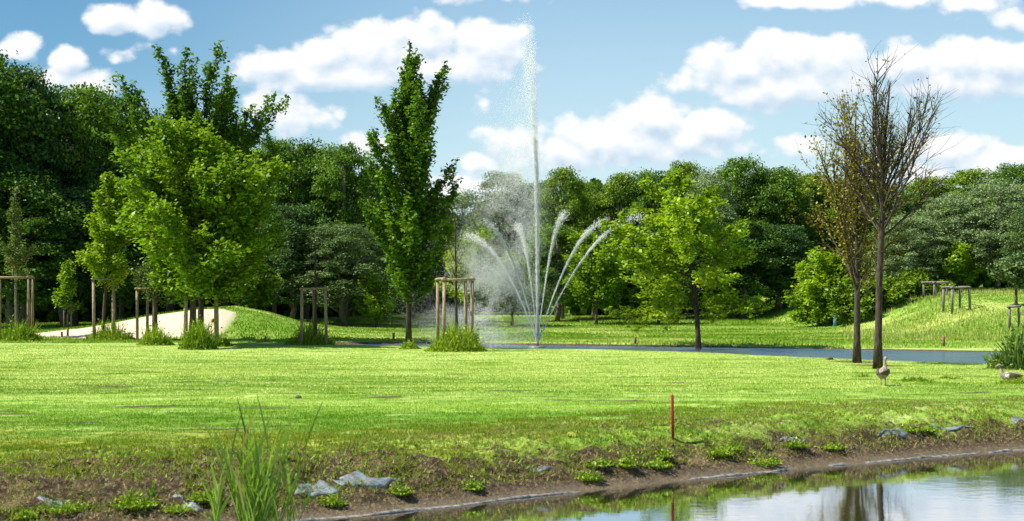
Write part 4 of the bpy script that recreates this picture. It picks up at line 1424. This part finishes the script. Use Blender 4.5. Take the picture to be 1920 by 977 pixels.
# (horizontal reach at apex x, y, apex height)
JETS = [(-2.85, 0.9, 4.10), (-2.20, -0.9, 4.55), (-0.82, 0.8, 4.5), (1.08, -0.6, 4.85), (2.80, 0.9, 4.65), (4.05, -0.4, 4.75)]
for i, (ax, ayy, ap) in enumerate(JETS):
    n = 4600
    u = r.rand(n) ** 0.8 * 0.97
    N2 = 2 * u - u * u
    c0 = np.stack([ax * u, ayy * u, 0.15 + ap * N2], 1)
    sp = 0.008 + 0.11 * np.clip(u, 0, 2) ** 2.4
    P = c0 + r.normal(size=(n, 3)) * sp[:, None] + np.stack([-0.10 * np.clip(u - .6, 0, 1) * r.rand(n), 0 * u, -0.35 * np.clip(u - .55, 0, 1) * r.rand(n)], 1)
    keep = r.rand(n) < np.clip(1.75 - 1.65 * u, 0.12, 1)
    drops('jet', P[keep], 0.0155, ft, 40 + i)
# central jet: dense column breaking up towards the top and drifting left
n = 21000
u = r.rand(n) ** 1.15
hgt = 0.15 + 12.2 * u
spread = 0.018 + 0.065 * u + 0.30 * np.clip(u - 0.55, 0, 1) ** 1.5
P = np.stack([-0.55 * np.clip(u - 0.35, 0, 1) ** 1.6 * 1.6 + r.normal(size=n) * spread, r.normal(size=n) * spread, hgt], 1)
puls = fbm(hgt * 1.6, hgt * 0 + 4, 3)
keep = r.rand(n) < np.clip(1.25 - 1.15 * u, 0.10, 1) * (0.65 + 0.8 * puls)
drops('central_jet', P[keep], 0.0155, ft, 60)
n = 15000
u = r.rand(n) ** 0.9 * 0.62
c_ = 0.15 + 12.2 * u
P = np.stack([-0.55 * np.clip(u - 0.35, 0, 1) ** 1.6 * 1.6 + r.normal(size=n) * (0.012 + 0.05 * u), r.normal(size=n) * (0.012 + 0.05 * u), c_], 1)
P = P[r.rand(n) < 1.15 - 1.5 * u]
drops('jet_core', P, 0.0165, ft, 64)
# drifting curtain falling on the left of the jet
n = 50000
hz = 0.2 + 11.0 * r.rand(n) ** 0.95
left = np.interp(hz, [0, 3, 6, 9, 11], [1.9, 1.5, 1.15, 0.8, 0.35])
X = -np.abs(r.normal(size=n)) * left * 0.62 - 0.05
dens = fbm(X * 3 + 9, hz * 1.6, 4, 0.6)
keep = r.rand(n) < np.clip((dens - 0.30) * 3.2, 0, 1)
P = np.stack([X, r.normal(size=n) * 0.6, hz], 1)[keep]
drops('spray', P, 0.0075, ft, 61, 'stuff')
# mist over the water on the left
def cloud(n, px, py, sx_, sy_, sd_):
    rr = np.random.RandomState(sd_)
    X = (px - 1008) / F * 52 + rr.normal(size=n) * sx_ / F * 52
    Z = (650 - py) / F * 52 + rr.normal(size=n) * sy_ / F * 52
    d = fbm(X * 1.1 + 3, Z * 1.1 + 5, 4, 0.55)
    k = (Z > 0.02) & (rr.rand(n) < np.clip((d - 0.25) * 2.6, 0.05, 1))
    return np.stack([X, rr.normal(size=n) * 0.8, Z], 1)[k]


P = np.concatenate([cloud(200000, 915, 540, 34, 62, 1), cloud(80000, 885, 560, 52, 62, 2), cloud(110000, 955, 430, 34, 85, 3),
                    cloud(20000, 825, 585, 44, 50, 4), cloud(70000, 968, 330, 26, 75, 5)])
drops('mist', P, 0.0050, ft, 62, 'stuff')


# ------------------------------------------------------------------ geese
def goose(label, px, py, hpx_m, standing, rz, name='goose'):
    x, y, z = at(px, py)
    t = thing(name, label, 'goose', (x, y, z), rz, "geese on the lawn")
    t.scale = (0.78,) * 3
    # local frame: goose faces +X; body axis with head up front
    if standing:
        leg = 0.17
        sp = [(-0.27, 0, .30), (-0.22, 0, .27), (-0.13, 0, .27), (-0.02, 0, .29), (0.08, 0, .33), (0.15, 0, .39), (0.175, 0, .45),
              (0.18, 0, .51), (0.185, 0, .57), (0.20, 0, .615), (0.225, 0, .635), (0.255, 0, .63), (0.275, 0, .62)]
    else:
        leg = 0.03
        sp = [(-0.36, 0, .14), (-0.28, 0, .13), (-0.16, 0, .125), (-0.02, 0, .13), (0.10, 0, .155), (0.17, 0, .20), (0.195, 0, .26),
              (0.20, 0, .32), (0.205, 0, .37), (0.22, 0, .405), (0.245, 0, .42), (0.275, 0, .415), (0.295, 0, .405)]
    rd = [0.02, 0.07, 0.115, 0.13, 0.115, 0.075, 0.045, 0.034, 0.032, 0.036, 0.042, 0.036, 0.018]
    # refine by interpolation for a smooth body
    sp = np.array(sp); k = len(sp)
    tt = np.linspace(0, k - 1, 40)
    spf = np.stack([np.interp(tt, range(k), sp[:, c]) for c in range(3)], 1)
    for _ in range(2):
        spf[1:-1] = (spf[:-2] + 2 * spf[1:-1] + spf[2:]) / 4
    rf = np.interp(tt, range(k), rd)
    MB().tube(spf, rf, 14).build('body', M['goose'], t)
    # wings folded along the sides, darker, white shoulder
    for sgn in (1, -1):
        c = sp[2:5].mean(0)
        w0 = np.array([(0.12, sgn * .085, c[2] + .05), (0.02, sgn * .118, c[2] + .035), (-0.10, sgn * .115, c[2] + .015),
                       (-0.22, sgn * .075, c[2] + .015), (-0.34, sgn * .03, c[2] + .02)])
        MB().tube(w0, [0.03, 0.078, 0.078, 0.05, 0.008], 10, squash=(1.0, 0.42)).build('wing', M['wing'], t)
        MB().tube(w0[:2] + np.array([(0, sgn * .012, -.01), (0.01, sgn * .016, -.01)]), [0.03, 0.055], 8, squash=(1, 0.5)).build('wing_patch', M['white'], t)
        if standing:
            MB().tube([(-0.02, sgn * .05, .20), (-0.01, sgn * .052, .10), (0.0, sgn * .055, 0.015)], [0.020, 0.010, 0.009], 7).tube(
                [(-0.02, sgn * .055, .012), (0.03, sgn * .055, .014), (0.085, sgn * .060, .006)], [0.008, 0.022, 0.03], 7, squash=(.3, 1)).build('leg', M['leg'], t)
    tl = MB().tube([(sp[0][0] + .05, 0, sp[0][2]), (sp[0][0] - .05, 0, sp[0][2] - .005), (sp[0][0] - .11, 0, sp[0][2] - .02)], [0.06, 0.05, 0.02], 8, squash=(.35, 1))
    tl.build('tail', M['dark'], t)
    h = sp[-2]
    MB().tube([(h[0], 0, h[2]), (h[0] + .035, 0, h[2] - .012), (h[0] + .068, 0, h[2] - .022)], [0.024, 0.016, 0.007], 8).build('beak', M['beak'], t)
    for sgn in (1, -1):
        MB().tube([(h[0] - .018, sgn * .022, h[2] + .010), (h[0] - .018, sgn * .043, h[2] + .010)], [0.017, 0.012], 8).build('eye_patch', M['dark'], t)
    return t


M['white'] = plain_mat("white_feathers", (0.62, 0.60, 0.55), (0.80, 0.79, 0.76), 30, 0.9)
M['wing'] = plain_mat("brown_wing_feathers", (0.03, 0.02, 0.015), (0.17, 0.12, 0.085), 26, 0.85, (3, 1, 2))
M['goose'] = plain_mat("buff_feathers", (0.12, 0.09, 0.06), (0.40, 0.34, 0.25), 26, 0.9)
M['dark'] = plain_mat("dark_brown_feathers", (0.03, 0.022, 0.018), (0.08, 0.055, 0.04), 20, 0.85)
M['beak'] = plain_mat("pinkish_beak", (0.28, 0.14, 0.12), (0.38, 0.2, 0.17), 20, 0.5)
M['leg'] = plain_mat("pinkish_leg", (0.34, 0.19, 0.14), (0.44, 0.26, 0.2), 20, 0.6)
goose("standing brown and white goose seen from behind, by the tallest bare tree", 1656, 723, 50, True, math.radians(62))
goose("brown goose lying in the grass near the right picture edge", 1893, 717, 26, False, math.radians(172))

print("objects:", len(bpy.data.objects))
